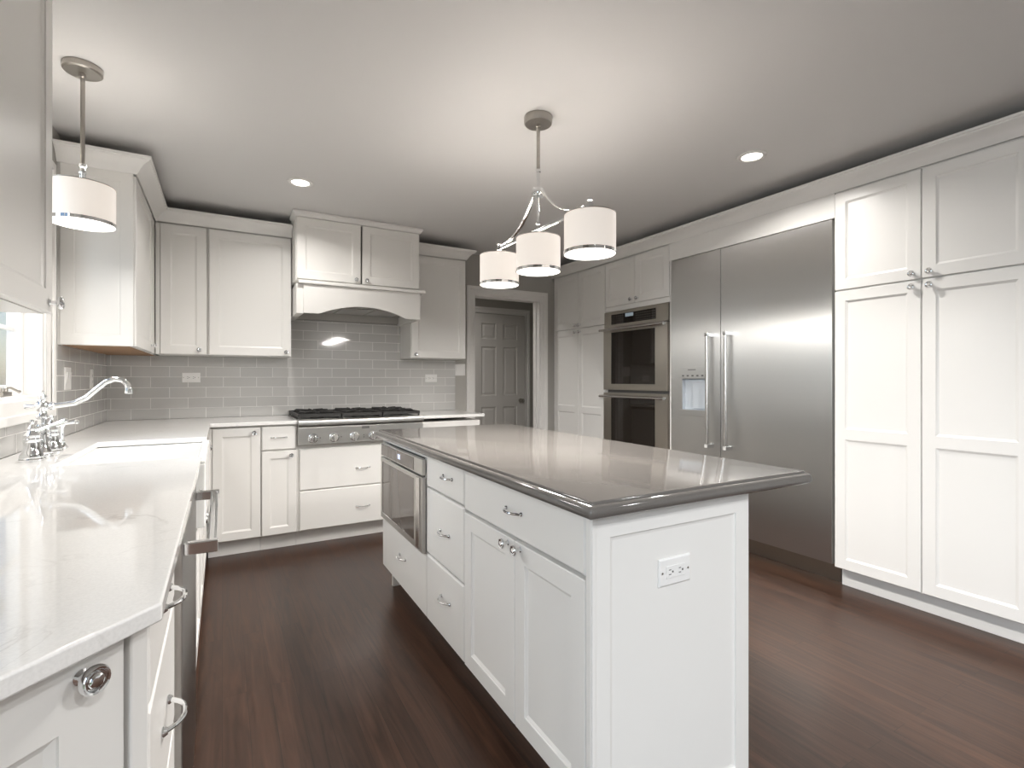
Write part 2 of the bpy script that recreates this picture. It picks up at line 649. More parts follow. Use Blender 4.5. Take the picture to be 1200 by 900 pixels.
# hallway door: six panels
HD0, HD1, HDZ = 2.70, 3.45, 2.035
casing('trim_3', HD0 - 0.01, HD1 + 0.01, HDZ + 0.01, HY - 0.001, 0.075)
hd = bpy.data.objects.new('door_1', None); COL.objects.link(hd); hd.location = (HD0, HY - 0.03, 0); struct(hd)
dm = MB()
dw = HD1 - HD0
st, mid = 0.115, 0.10
xs = [(st, dw / 2 - mid / 2), (dw / 2 + mid / 2, dw - st)]
zr = [(0.24, 0.86), (1.00, 1.62), (1.72, 1.915)]
dm.box_open_front(0, dw, 0, 0.028, 0.01, HDZ)
# stiles and rails
for a, b in ((0, xs[0][0]), (xs[0][1], xs[1][0]), (xs[1][1], dw)):
    dm.face([(a, 0, 0.01), (b, 0, 0.01), (b, 0, HDZ), (a, 0, HDZ)])
ze = [0.01, zr[0][0], zr[0][1], zr[1][0], zr[1][1], zr[2][0], zr[2][1], HDZ]
for xa, xb in xs:
    for i in range(0, 8, 2):
        dm.face([(xa, 0, ze[i]), (xb, 0, ze[i]), (xb, 0, ze[i + 1]), (xa, 0, ze[i + 1])])
    for za, zb in zr:
        lp = []
        for ins, dy in ((0, 0), (0.006, 0.008), (0.018, 0.009), (0.045, 0.003)):
            lp.append([(xa + ins, dy, za + ins), (xb - ins, dy, za + ins), (xb - ins, dy, zb - ins), (xa + ins, dy, zb - ins)])
        for p, q in zip(lp, lp[1:]):
            for k in range(4):
                dm.face([p[k], p[(k + 1) % 4], q[(k + 1) % 4], q[k]])
        dm.face(lp[-1])
dm.build('door_leaf', M_halldoor, hd, smooth=0)
MB().lathe([(0.030, 0), (0.030, 0.006), (0.012, 0.010), (0.011, 0.035), (0.022, 0.042), (0.027, 0.055), (0.022, 0.066), (0.008, 0.070)],
           (dw - 0.065, -0.001, 0.93), '-y', 20).build('door_knob', M_nickel, hd)

# sink window: casing, sashes, panes, crank, sill
w1 = bpy.data.objects.new('window_1', None); COL.objects.link(w1); w1.location = (L, (WY0 + WY1) / 2, WZ0); struct(w1)
oy, oz = (WY0 + WY1) / 2, WZ0


def wbox(m, x0, x1, y0, y1, z0, z1):
    m.box(x0, x1, y0 - oy, y1 - oy, z0 - oz, z1 - oz)
    return m


cs = MB()
cw, cbw = 0.115, 0.09
for (a, b, c, d) in ((WY0 - cw, WY0, WZ0 - cbw, WZ1 + cw), (WY1, WY1 + cw, WZ0 - cbw, WZ1 + cw), (WY0, WY1, WZ1, WZ1 + cw), (WY0, WY1, WZ0 - cbw, WZ0)):
    wbox(cs, 0.001, 0.015, a, b, c, d)
bw = 0.035
for (a, b, c, d) in ((WY0 - cw, WY0 - cw + bw, WZ0 - cbw, WZ1 + cw), (WY1 + cw - bw, WY1 + cw, WZ0 - cbw, WZ1 + cw),
                     (WY0 - cw + bw, WY1 + cw - bw, WZ1 + cw - bw, WZ1 + cw), (WY0 - cw + bw, WY1 + cw - bw, WZ0 - cbw, WZ0 - cbw + bw)):
    wbox(cs, 0.015, 0.026, a, b, c, d)
cs.build('window_casing', M_trim, w1, bevel=0.004, smooth=0)
jb = MB()
for (a, b, c, d) in ((WY0, WY0 + 0.015, WZ0, WZ1), (WY1 - 0.015, WY1, WZ0, WZ1), (WY0 + 0.015, WY1 - 0.015, WZ1 - 0.015, WZ1), (WY0 + 0.015, WY1 - 0.015, WZ0, WZ0 + 0.015)):
    wbox(jb, -0.118, 0.004, a, b, c, d)
jb.build('window_jamb', M_trim, w1, bevel=0.002, smooth=0)
for (y0, y1) in ((WY0 + 0.016, oy - 0.012), (oy + 0.012, WY1 - 0.016)):
    sa = MB()
    f = 0.045
    z0, z1 = WZ0 + 0.016, WZ1 - 0.016
    for (a, b, c, d) in ((y0, y0 + f, z0, z1), (y1 - f, y1, z0, z1), (y0 + f, y1 - f, z1 - f, z1), (y0 + f, y1 - f, z0, z0 + f)):
        wbox(sa, -0.105, -0.06, a, b, c, d)
    # grille bars
    ym = (y0 + y1) / 2
    wbox(sa, -0.090, -0.078, ym - 0.009, ym + 0.009, z0 + f, z1 - f)
    zm = z0 + (z1 - z0) * 0.30
    wbox(sa, -0.090, -0.078, y0 + f, y1 - f, zm - 0.009, zm + 0.009)
    zm = z0 + (z1 - z0) * 0.66
    wbox(sa, -0.090, -0.078, y0 + f, y1 - f, zm - 0.009, zm + 0.009)
    so = sa.build('window_sash', M_trim, w1, bevel=0.002, smooth=0)
    pn = MB(); wbox(pn, -0.0745, -0.0705, y0 + f - 0.004, y1 - f + 0.004, z0 + f - 0.004, z1 - f + 0.004)
    pn.build('window_pane', M_glass, so, smooth=0)
ml = MB(); wbox(ml, -0.115, -0.05, oy - 0.0115, oy + 0.0115, WZ0 + 0.0155, WZ1 - 0.0155)
ml.build('window_mullion', M_trim, w1, bevel=0.002, smooth=0)
ck = MB()
cy = WY1 - 0.30 - oy
ck.box(-0.062, -0.035, cy - 0.05, cy + 0.05, 0.017, 0.035)
ck.lathe([(0.011, 0), (0.011, 0.012), (0.006, 0.02)], (-0.045, cy, 0.035), 'z', 14)
ck.tube([(-0.045, cy, 0.050), (-0.035, cy + 0.03, 0.052), (-0.025, cy + 0.075, 0.036), (-0.022, cy + 0.085, 0.034)], [0.005, 0.005, 0.005, 0.008], 8)
ck.build('crank_handle', M_nickel, w1, bevel=0.002)

# glazed patio door on the left wall (behind the camera)
w2 = bpy.data.objects.new('window_2', None); COL.objects.link(w2); w2.location = (L, -1.20, SZ0); struct(w2)
fr = MB()
for a, b, c, d in ((SY0, SY0 + 0.07, SZ0, SZ1), (SY1 - 0.07, SY1, SZ0, SZ1), (SY0 + 0.07, SY1 - 0.07, SZ1 - 0.07, SZ1), (SY0 + 0.07, SY1 - 0.07, SZ0, SZ0 + 0.08), (-1.25, -1.15, SZ0 + 0.08, SZ1 - 0.07)):
    fr.box(-0.10, -0.04, a + 1.20, b + 1.20, c - SZ0, d - SZ0)
fr.build('window_frame', M_trim, w2, smooth=0)
for a, b in ((SY0 + 0.07, -1.25), (-1.15, SY1 - 0.07)):
    MB().box(-0.072, -0.068, a + 1.20, b + 1.20, 0.08, SZ1 - SZ0 - 0.07).build('window_pane', M_glass, w2, smooth=0)

# baseboards on the bare stretches of wall
struct(MB().prism([(DX1 + 0.08, B - 0.016), (RF - 0.02, B - 0.016), (RF - 0.02, B - 0.001), (DX1 + 0.08, B - 0.001)], 0.001, 0.11).build('baseboard_back', M_trim, bevel=0.004, smooth=0))
struct(MB().box(RW - 0.016, RW - 0.001, RY + 0.02, 0.70, 0.001, 0.11).build('baseboard_right', M_trim, bevel=0.004, smooth=0))

# outside: lawn, hedge and neighbouring wall seen through the panes
struct(MB().box(-9, L - 0.4, -6, 14, -0.30, -0.12).build('ground', M_grass, smooth=0))
struct(MB().box(-2.43, -1.2, 9.0, 9.2, -0.12, 4.5).build('wall_neighbor', M_siding, smooth=0))
hg = MB()
for k in range(40):
    t = k * 2.399
    hg.lathe([(0.02, -0.30), (0.22, -0.20), (0.30, 0.0), (0.22, 0.20), (0.02, 0.30)], (-3.1 + 0.7 * math.cos(t) * math.sqrt(k / 40), 8.0 + 0.5 * math.sin(t) * math.sqrt(k / 40), 0.2 + 3.2 * ((k * 7) % 40) / 40), 'z', 9)
tag(hg.build('hedge', M_hedge), 'dark green hedge outside the sink window', 'hedge')

# backsplash tiling
bs = MB()
bs.prism([(L + 0.0105, CT + 0.001), (0.464, CT + 0.001), (0.464, CT - 0.02), (1.392, CT - 0.02), (1.392, CT + 0.001), (1.951, CT + 0.001),
          (1.951, 1.388), (1.409, 1.388), (1.409, 1.70), (0.4625, 1.70), (0.4625, 1.378), (L + 0.0105, 1.378)], B - 0.010, B - 0.001, 'y')
tag(bs.build('backsplash', M_tile_back, smooth=0), 'glossy grey subway tile backsplash on the back wall behind the cooktop', 'backsplash')
bl = MB()
bl.box(L + 0.001, L + 0.010, WY1 + cw + 0.002, B - 0.0005, CT + 0.001, 1.378)
bl.box(L + 0.001, L + 0.010, 0.2, WY1 + cw + 0.002, CT + 0.001, WZ0 - cbw - 0.002)
tag(bl.build('backsplash', M_tile_left, smooth=0), 'grey subway tile backsplash on the left wall under the window', 'backsplash')

# ------------------------------------------------------------------ hardware meshes (shared)
KNOB = MB().lathe([(0.009, 0), (0.009, 0.002), (0.0055, 0.004), (0.0055, 0.014), (0.009, 0.017), (0.0155, 0.019), (0.0168, 0.022), (0.0165, 0.026), (0.0148, 0.0285),
                   (0.0128, 0.0278), (0.0112, 0.0245), (0.0098, 0.0242), (0.0092, 0.0275), (0.0068, 0.0300), (0.002, 0.0308)], (0, 0, 0), '-y', 20).mesh('knob')
KNOB.materials.append(M_chrome)
pm = MB()
n = 14
pts = []
for i in range(n + 1):
    t = i / n * 2 - 1
    pts.append((0.048 * t, -0.026 * (1 - abs(t) ** 2.6) - 0.003, 0))
pm.tube(pts, [0.0042 - 0.0010 * (1 - abs(i / n * 2 - 1)) for i in range(n + 1)], 8)
for sx in (-1, 1):
    pm.lathe([(0.008, 0), (0.008, 0.003), (0.005, 0.008)], (0.048 * sx, 0, 0), '-y', 12)
PULL = pm.mesh('pull')
PULL.materials.append(M_chrome)


def knob(x, z, parent, y=0.0):
    o = link('knob', KNOB, None, parent)
    o.location = (x, y - 0.0005, z)
    return o


def pull(x, z, parent, y=0.0):
    o = link('pull', PULL, None, parent)
    o.location = (x, y - 0.0005, z)
    return o


def cabinet(name, label, loc, rz, w, depth, h, fronts, toe=None, cat='cabinet', group=None, body=True, toe_in=0.085):
    """local frame: x along the width seen from the front, front plane y=0 (facing -y), z up from loc.z"""
    t = thing(name, label, cat, loc, rz, group)
    if body:
        MB().box(0.0005, w - 0.0005, 0.0215, depth, 0, h).build('carcass', M_white, t, smooth=0)
    if toe:
        MB().box(0.0005, w - 0.0005, toe_in, depth, -toe + 0.001, -0.0005).build('toe_kick', M_white, t, smooth=0)
    for f in fronts:
        kind, x0, x1, z0, z1 = f[:5]
        o = f[5] if len(f) > 5 else {}
        m = MB()
        if kind == 'door':
            m.door(x0, x1, z0, z1, rails=o.get('rails', ()), fw=o.get('fw', 0.058))
            d = m.build('door', M_white, t, smooth=0)
        elif kind == 'drawer':
            m.slab(x0, x1, z0, z1)
            d = m.build('drawer_front', M_white, t, smooth=30)
        elif kind == 'filler':
            m.box(x0, x1, 0.004, 0.0212, z0, z1)
            d = m.build('filler', M_white, t, bevel=0.0015, smooth=0)
        if 'knob' in o: knob(*o['knob'], d)
        if 'pull' in o: pull(*o['pull'], d)
    return t


CROWN = [(0, 2.288), (0.006, 2.288), (0.010, 2.296), (0.014, 2.300), (0.022, 2.315), (0.040, 2.336), (0.058, 2.347), (0.066, 2.352), (0.068, 2.358), (0.074, 2.360), (0.074, 2.372), (0, 2.372)]


def crown(name, path, prof=CROWN):
    return struct(MB().sweep(path, prof).build(name, M_trim, smooth=25))


# ------------------------------------------------------------------ upper cabinets
UZ = 1.380           # underside
UH = 2.300 - UZ
g = 0.002
UF = 4.195           # face of the back uppers
LF = -0.396          # face of the left uppers
# left wall, near the camera
cabinet('upper_cabinet', 'white wall cabinet nearest the camera, on the near side of the sink window', (LF, 0.90, UZ), R(90), 0.896, abs(L - LF) - 0.002, UH,
        [('door', 0.003, 0.446, 0.002, UH - 0.02, {'knob': (0.40, 0.035)}), ('door', 0.450, 0.893, 0.002, UH - 0.02, {'knob': (0.862, 0.028)})])
crown('trim_4', [(L + 0.002, 0.90), (LF, 0.90), (LF, 1.796), (L + 0.002, 1.796)])
# left wall, corner
cc = cabinet('upper_cabinet', 'white corner wall cabinet between the sink window and the back wall', (LF, 3.31, UZ), R(90), UF - 3.31 + 0.30, abs(L - LF) - 0.002, UH,
             [('door', 0.004, 0.70, 0.002, UH - 0.02, {'knob': (0.635, 0.045)}), ('filler', 0.704, UF - 3.31 - 0.001, 0.0, UH - 0.02)])
MB().box(0.012, UF - 3.31 + 0.29, 0.03, abs(L - LF) - 0.02, -0.003, -0.0005).build('underside', M_woodply, cc, smooth=0)
MB().door(0.01, abs(L - LF) - 0.012, 0.0, UH - 0.005, y=-0.001, th=0.008, fw=0.055, rec=0.004).build('side_panel', M_white, cc, smooth=0)
sp_ = [o for o in cc.children if o.name.startswith('side_panel')][0]
# lay the applied panel on the cabinet's near end (faces the camera side)
sp_.rotation_euler = (0, 0, R(-90))
sp_.location = (-0.0065, abs(L - LF) - 0.002, 0)
# back wall, left of the hood
cabinet('upper_cabinet', 'narrow white wall cabinet in the back corner', (-0.3955, UF, UZ), 0, 0.3015, B - UF - 0.012, UH,
        [('filler', 0.0, 0.024, 0.0, UH - 0.02), ('door', 0.0265, 0.2975, 0.002, UH - 0.02, {'knob': (0.2535, 0.035)})])
cabinet('upper_cabinet', 'wide white single-door wall cabinet left of the range hood', (-0.093, UF, UZ), 0, 0.553, B - UF - 0.012, UH,
        [('door', 0.012, 0.549, 0.002, UH - 0.02, {'knob': (0.512, 0.033)})])
cabinet('upper_cabinet', 'white wall cabinet right of the range hood beside the doorway', (1.408, UF, UZ + 0.012), 0, 0.514, B - UF - 0.012, UH - 0.012,
        [('door', 0.004, 0.510, 0.002, UH - 0.032, {'knob': (0.035, 0.03)})])
crown('trim_5', [(L + 0.002, 3.302), (LF, 3.302), (LF, UF), (0.461, UF)])
crown('trim_6', [(1.408, UF), (1.922, UF), (1.922, B - 0.002)])

# range hood with its own two-door cupboard
HX0, HX1, HF = 0.464, 1.405, 3.965
hood = thing('range_hood', 'white wooden range hood with two cupboard doors and an arched apron above the cooktop', 'range hood', (HX0, HF, 1.69))
hw = HX1 - HX0
hz = 1.932 - 1.69
MB().box(0.0005, hw - 0.0005, 0.0215, B - HF - 0.012, hz, CZ - 1.69 - 0.002).build('carcass', M_white, hood, smooth=0)
dz1 = 2.395 - 1.69
d = MB().door(0.006, hw / 2 - 0.007, hz + 0.012, dz1).build('door', M_white, hood, smooth=0); knob(hw / 2 - 0.045, hz + 0.038, d)
d = MB().door(hw / 2 + 0.007, hw - 0.006, hz + 0.012, dz1).build('door', M_white, hood, smooth=0); knob(hw / 2 + 0.035, hz + 0.038, d)
MB().box(hw / 2 - 0.006, hw / 2 + 0.006, 0.0205, 0.0213, hz + 0.014, dz1 - 0.002).build('painted_shade_strip', M_gap_shade, hood, smooth=0)  # dark strip paints shade into the gap between the two doors
MB().sweep([(0, 0.22), (0, 0.0), (hw, 0.0), (hw, 0.22)], [(-0.02, 0.708), (0.001, 0.708), (0.006, 0.715), (0.016, 0.728), (0.022, 0.732), (0.022, 0.747), (-0.02, 0.747)]).build('cornice', M_trim, hood, smooth=25)
MB().box(0.012, hw + 0.038, -0.032, 0.22, hz - 0.026, hz - 0.001).build('ledge', M_white, hood, bevel=0.006, smooth=0)
# arched apron, outline in xz
ax0, ax1 = 0.052, hw - 0.002
top, bot = hz - 0.027, 0.004
out = [(ax0, top), (ax0, bot), (ax0 + 0.10, bot), (ax0 + 0.118, bot + 0.004), (ax0 + 0.14, bot + 0.012)]
c0, c1 = ax0 + 0.14, ax1 - 0.15
for i in range(1, 24):
    t = i / 24
    out.append((c0 + (c1 - c0) * t, bot + 0.012 + 0.060 * math.sin(math.pi * t) ** 0.85))
out += [(ax1 - 0.15, bot + 0.012), (ax1 - 0.128, bot + 0.003), (ax1 - 0.11, bot), (ax1, bot), (ax1, top)]
MB().prism(out, -0.012, 0.010, 'y').build('apron', M_white, hood, smooth=30)
MB().box(0.004, 0.0515, 0.004, B - HF - 0.012, 0.0, top).build('side_panel', M_white, hood, smooth=0)
MB().box(hw - 0.028, hw - 0.002, 0.0105, B - HF - 0.012, 0.0, top).build('side_panel', M_white, hood, smooth=0)
lm = MB()
lm.box(0.053, hw - 0.029, 0.03, B - HF - 0.013, 0.075, 0.10)
lm.box(0.053, hw - 0.029, B - HF - 0.05, B - HF - 0.013, 0.012, 0.075)
lm.build('liner', M_wall, hood, bevel=0.004, smooth=0)
for k in range(3):
    x = 0.10 + k * 0.25
    MB().box(x, x + 0.235, 0.10, B - HF - 0.09, 0.066, 0.074).build('filter', M_steel, hood, bevel=0.004, smooth=0)

# ------------------------------------------------------------------ base cabinets
BZ = 0.115
BH = CB - 0.002 - BZ
BF = 3.890           # face of the back bases
BD = B - BF - 0.003
# back run, left of the cooktop
cabinet('base_cabinet', 'white corner base cabinet with one tall door left of the cooktop', (-0.0835, BF, BZ), 0, 0.3155, BD, BH,
        [('filler', 0.0, 0.023, 0.0, BH - 0.01), ('door', 0.0255, 0.3125, 0.004, BH - 0.012, {'knob': (0.2735, BH - 0.047), 'fw': 0.055})], toe=BZ)
cabinet('base_cabinet', 'narrow white base cabinet with a small drawer over a door beside the cooktop', (0.233, BF, BZ), 0, 0.232, BD, BH,
        [('drawer', 0.004, 0.224, 0.597, BH - 0.010, {'pull': (0.112, 0.685)}), ('door', 0.004, 0.224, 0.004, 0.588, {'knob': (0.19, 0.555), 'fw': 0.05})], toe=BZ)
# cooktop base with two wide drawers
cabinet('base_cabinet', 'white base cabinet with two wide drawers under the cooktop', (0.4655, BF, BZ), 0, 0.922, BD, 0.735 - BZ - 0.006,
        [('drawer', 0.014, 0.915, 0.292, 0.590, {'pull': (0.46, 0.425)}), ('drawer', 0.014, 0.915, 0.004, 0.286, {'pull': (0.46, 0.135)})], toe=BZ)
cabinet('base_cabinet', 'white end base cabinet right of the cooktop beside the doorway', (1.390, BF, BZ), 0, 0.530, BD, 0.861 - BZ,
        [('drawer', 0.004, 0.526, 0.597, 0.861 - BZ, {'pull': (0.265, 0.67)}), ('door', 0.004, 0.526, 0.004, 0.588, {'knob': (0.04, 0.555)})], toe=BZ)
# left run
KF = -0.085
KD = abs(L - KF) - 0.003
cabinet('base_cabinet', 'white blind corner base cabinet on the left run beyond the sink', (KF, 3.02, BZ), R(90), 0.866, KD, BH,
        [('door', 0.004, 0.62, 0.004, BH - 0.012, {'knob': (0.585, BH - 0.10)}), ('filler', 0.626, 0.865, 0.0, BH - 0.01)], toe=BZ)
cabinet('sink_base_cabinet', 'white two-door base cabinet under the white apron sink', (KF, 2.205, BZ), R(90), 0.814, KD, 0.640 - BZ,
        [('door', 0.004, 0.405, 0.004, 0.640 - BZ - 0.005, {'knob': (0.37, 0.48)}), ('door', 0.409, 0.810, 0.004, 0.640 - BZ - 0.005, {'knob': (0.444, 0.48)})], toe=BZ)
cabinet('base_cabinet', 'white narrow base cabinet between the dishwasher and the apron sink', (KF, 1.864, BZ), R(90), 0.340, KD, BH,
        [('door', 0.004, 0.336, 0.004, BH - 0.012, {'knob': (0.04, BH - 0.05)})], toe=BZ)
cabinet('drawer_cabinet', 'white drawer cabinet at the near end of the left counter beside the dishwasher', (KF, 0.829, BZ), R(90), 0.418, KD, BH,
        [('drawer', 0.006, 0.414, 0.647, BH - 0.010, {'pull': (0.208, 0.72)}), ('drawer', 0.006, 0.414, 0.40, 0.641, {'pull': (0.208, 0.52)}),
         ('drawer', 0.006, 0.414, 0.004, 0.394, {'pull': (0.208, 0.20)})], toe=BZ)
# angled end cabinet (its back follows the wall)
ac = thing('angled_base_cabinet', 'white angled cabinet with large round chrome knob ending the left counter', 'cabinet', (-0.085, 0.8254, BZ), R(45))
AL = 0.893
# body footprint (local): face at y=.0215, clipped by the wall and the drawer cabinet
MB().prism([(-AL + 0.03, 0.0215), (-0.0312, 0.0215), (-0.0312, 0.050), (-0.4455, 0.4435)], 0, BH, 'z').build('carcass', M_white, ac, smooth=0)
MB().prism([(-AL + 0.10, 0.085), (-0.088, 0.085), (-0.44, 0.42)], -BZ + 0.001, -0.0005, 'z').build('toe_kick', M_white, ac, smooth=0)
MB().box(-0.0265, -0.002, -0.003, 0.0195, 0, BH).build('corner_post', M_white, ac, bevel=0.003, smooth=0)
d = MB().door(-0.445, -0.0315, 0.004, BH - 0.010, fw=0.075).build('door', M_white, ac, smooth=0); k_ = knob(-0.085, 0.742, d)
d = MB().door(-0.862, -0.449, 0.004, BH - 0.010, fw=0.075).build('door', M_white, ac, smooth=0); knob(-0.80, 0.742, d)

# ------------------------------------------------------------------ worktops
SK0, SK1, SKX = 2.232, 2.985, -0.500
ct = MB().prism([(L + 0.012, 0.142), (-0.068, 0.800), (-0.068, SK0), (SKX, SK0), (SKX, SK1), (-0.068, SK1), (-0.068, 3.868), (0.4635, 3.868),
                 (0.4635, B - 0.012), (L + 0.012, B - 0.012)], CB, CT)
tag(ct.build('countertop', M_quartz, bevel=0.004, smooth=0), 'long glossy white quartz worktop around the sink and back corner', 'countertop')
ct = MB().box(1.3925, 1.949, 3.868, B - 0.012, CB, CT)
tag(ct.build('countertop', M_quartz, bevel=0.004, smooth=0), 'short white quartz worktop right of the cooktop', 'countertop')

# apron sink
sk = MB()
x0, x1, y0, y1, zb, zt = SKX - 0.025, -0.055, SK0 + 0.003, SK1 - 0.003, 0.645, CB - 0.001
ys0, ys1 = y0, y1
ap = [
    [(x0, ys0, zb), (x1, ys0, zb), (x1, ys1, zb), (x0, ys1, zb)],
    [(x0, ys0, zt), (x1, ys0, zt), (x1, ys1, zt), (x0, ys1, zt)],
    [(x0 + 0.022, ys0 + 0.022, zt), (x1 - 0.028, ys0 + 0.022, zt), (x1 - 0.028, ys1 - 0.022, zt), (x0 + 0.022, ys1 - 0.022, zt)],
    [(x0 + 0.030, ys0 + 0.030, zb + 0.05), (x1 - 0.036, ys0 + 0.030, zb + 0.05), (x1 - 0.036, ys1 - 0.030, zb + 0.05), (x0 + 0.030, ys1 - 0.030, zb + 0.05)],
    [(x0 + 0.07, ys0 + 0.07, zb + 0.03), (x1 - 0.075, ys0 + 0.07, zb + 0.03), (x1 - 0.075, ys1 - 0.07, zb + 0.03), (x0 + 0.07, ys1 - 0.07, zb + 0.03)]]
sk.rings(ap)
sink = thing('sink', 'white apron-front sink set into the left worktop below the faucet', 'sink', ((x0 + x1) / 2, (y0 + y1) / 2, zb))
so = sk.build('basin', M_cer, None, bevel=0.006)
so.parent = sink
so.matrix_parent_inverse = Matrix.Translation((-(x0 + x1) / 2, -(y0 + y1) / 2, -zb))
MB().lathe([(0.038, 0), (0.038, 0.003), (0.030, 0.004), (0.024, 0.001)], (-0.02, 0, 0.0305), 'z', 20).build('drain', M_chrome, sink)
MB().box(x1 - 0.030 - (x0 + x1) / 2, x1 - (x0 + x1) / 2, SK0 + 0.004 - (y0 + y1) / 2, SK1 - 0.004 - (y0 + y1) / 2, zt - zb + 0.0005, zt - zb + 0.012).build('apron_rim', M_cer, sink, bevel=0.004, smooth=0)

# faucet: two bell valves, tall centre column with long curved spout
fx, fy = -0.592, 2.545
fa = thing('faucet', 'polished chrome traditional faucet with curved spout and lever handles behind the sink', 'faucet', (fx, fy, CT))
bell = [(0.037, 0.0), (0.037, 0.006), (0.033, 0.011), (0.034, 0.016), (0.028, 0.030), (0.023, 0.050), (0.0215, 0.066), (0.024, 0.070), (0.024, 0.078), (0.020, 0.081)]
hnd = [(0.022, 0.083), (0.023, 0.092), (0.018, 0.099), (0.012, 0.108), (0.013, 0.116), (0.009, 0.122), (0.005, 0.130), (0.008, 0.137), (0.008, 0.143), (0.003, 0.148)]
for yy, lev in ((-0.120, ((0.010, 0.000, 0.104), (0.045, 0.035, 0.122), (0.078, 0.068, 0.137))), (0.120, ((0.010, 0.0, 0.104), (0.040, 0.010, 0.112), (0.075, 0.016, 0.118)))):
    vb = MB().lathe(bell, (0, yy, 0.0005), 'z', 24).build('valve_body', M_chrome, fa)
    h2 = MB().lathe(hnd, (0, yy, 0), 'z', 20)
    h2.tube([(a, yy + b, c) for a, b, c in lev], [0.0055, 0.0045, 0.0065], 10)
    h2.lathe([(0.002, -0.009), (0.008, -0.005), (0.009, 0.0), (0.008, 0.005), (0.002, 0.009)], (lev[2][0], yy + lev[2][1], lev[2][2]), 'z', 12)
    h2.build('lever_handle', M_chrome, vb)
col = [(0.033, 0.0), (0.033, 0.005), (0.028, 0.010), (0.029, 0.016), (0.022, 0.030), (0.017, 0.050), (0.015, 0.085), (0.016, 0.105), (0.021, 0.108), (0.021, 0.116),
       (0.014, 0.122), (0.013, 0.140), (0.019, 0.146), (0.020, 0.152), (0.014, 0.160), (0.013, 0.170), (0.020, 0.178), (0.022, 0.192), (0.018, 0.204), (0.012, 0.208),
       (0.009, 0.214), (0.013, 0.220), (0.014, 0.228), (0.008, 0.234), (0.005, 0.238), (0.007, 0.244), (0.003, 0.249)]
MB().lathe(col, (0, 0, 0.0005), 'z', 24).build('column', M_chrome, fa)
MB().tube([(0, -0.100, 0.060), (0, 0.100, 0.060)], 0.008, 12).build('bridge', M_chrome, fa)
sp = [(-0.050, 0, 0.190), (-0.046, 0, 0.190), (-0.02, 0, 0.190), (0.012, 0, 0.190), (0.045, 0, 0.192), (0.095, 0, 0.200), (0.130, 0, 0.220), (0.162, 0, 0.254), (0.190, 0, 0.281),
      (0.218, 0, 0.293), (0.243, 0, 0.289), (0.258, 0, 0.273), (0.264, 0, 0.254)]
MB().tube(sp, [0.008, 0.009, 0.006, 0.012, 0.0105, 0.0105, 0.0105, 0.0105, 0.0105, 0.0105, 0.0105, 0.0105, 0.0115], 14).lathe(
    [(0.013, 0), (0.0145, -0.008), (0.0145, -0.022), (0.010, -0.024)], (0.2645, 0, 0.258), 'z', 16).lathe(
    [(0.013, 0.020), (0.0155, 0.024), (0.0155, 0.032), (0.012, 0.036)], (0, 0, 0.190), 'x', 16).build('spout', M_chrome, fa)
sp2 = thing('side_sprayer', 'small chrome side sprayer standing beyond the faucet handles', 'sprayer', (-0.594, 2.80, CT))
MB().lathe([(0.026, 0.0005), (0.026, 0.005), (0.020, 0.011), (0.016, 0.022), (0.017, 0.03), (0.012, 0.036)], (0, 0, 0), 'z', 20).build('base', M_chrome, sp2)
MB().lathe([(0.011, 0.0365), (0.013, 0.06), (0.012, 0.085), (0.016, 0.095), (0.018, 0.108), (0.012, 0.115)], (0, 0, 0), 'z', 20).build('spray_head', M_chrome, sp2)

# ------------------------------------------------------------------ dishwasher
DWF = -0.071
dw_ = thing('dishwasher', 'stainless steel dishwasher with a chunky bar handle in the left run', 'dishwasher', (DWF, 1.2505, 0), R(90))
dwid = 0.610
MB().box(0.003, dwid - 0.003, 0.031, 0.62, 0.10, CB - 0.006).build('tub', M_slot, dw_, smooth=0)
MB().box(0.002, dwid - 0.002, 0.0, 0.03, 0.115, CB - 0.006).build('door', M_steel, dw_, bevel=0.004, smooth=0)
MB().box(0.004, dwid - 0.004, 0.09, 0.58, 0.001, 0.099).build('toe_panel', M_slot, dw_, smooth=0)
hb = MB().tube([(0.020, -0.051, 0.846), (dwid - 0.020, -0.051, 0.846)], 0.0115, 16)
for x in (0.015, dwid - 0.034):
    hb.box(x, x + 0.019, -0.063, -0.0005, 0.833, 0.859)
hb.build('handle', M_chrome, dw_, bevel=0.002)

# ------------------------------------------------------------------ rangetop
RX0, RX1, RFY = 0.4665, 1.3895, 3.832
rt = thing('cooktop', 'stainless steel gas cooktop with front knobs and black grates', 'cooktop', (RX0, RFY, 0.735))
rw_ = RX1 - RX0
rd = B - RFY - 0.013
zt = 0.918 - 0.735
bd = MB()
bd.prism([(0.012, 0.004), (0.055, 0.000), (rd, 0.0), (rd, zt - 0.012), (0.040, zt - 0.012), (0.040, 0.140), (0.020, 0.128)], 0, rw_, 'x')
bd.build('body', M_steel, rt, bevel=0.002, smooth=0)
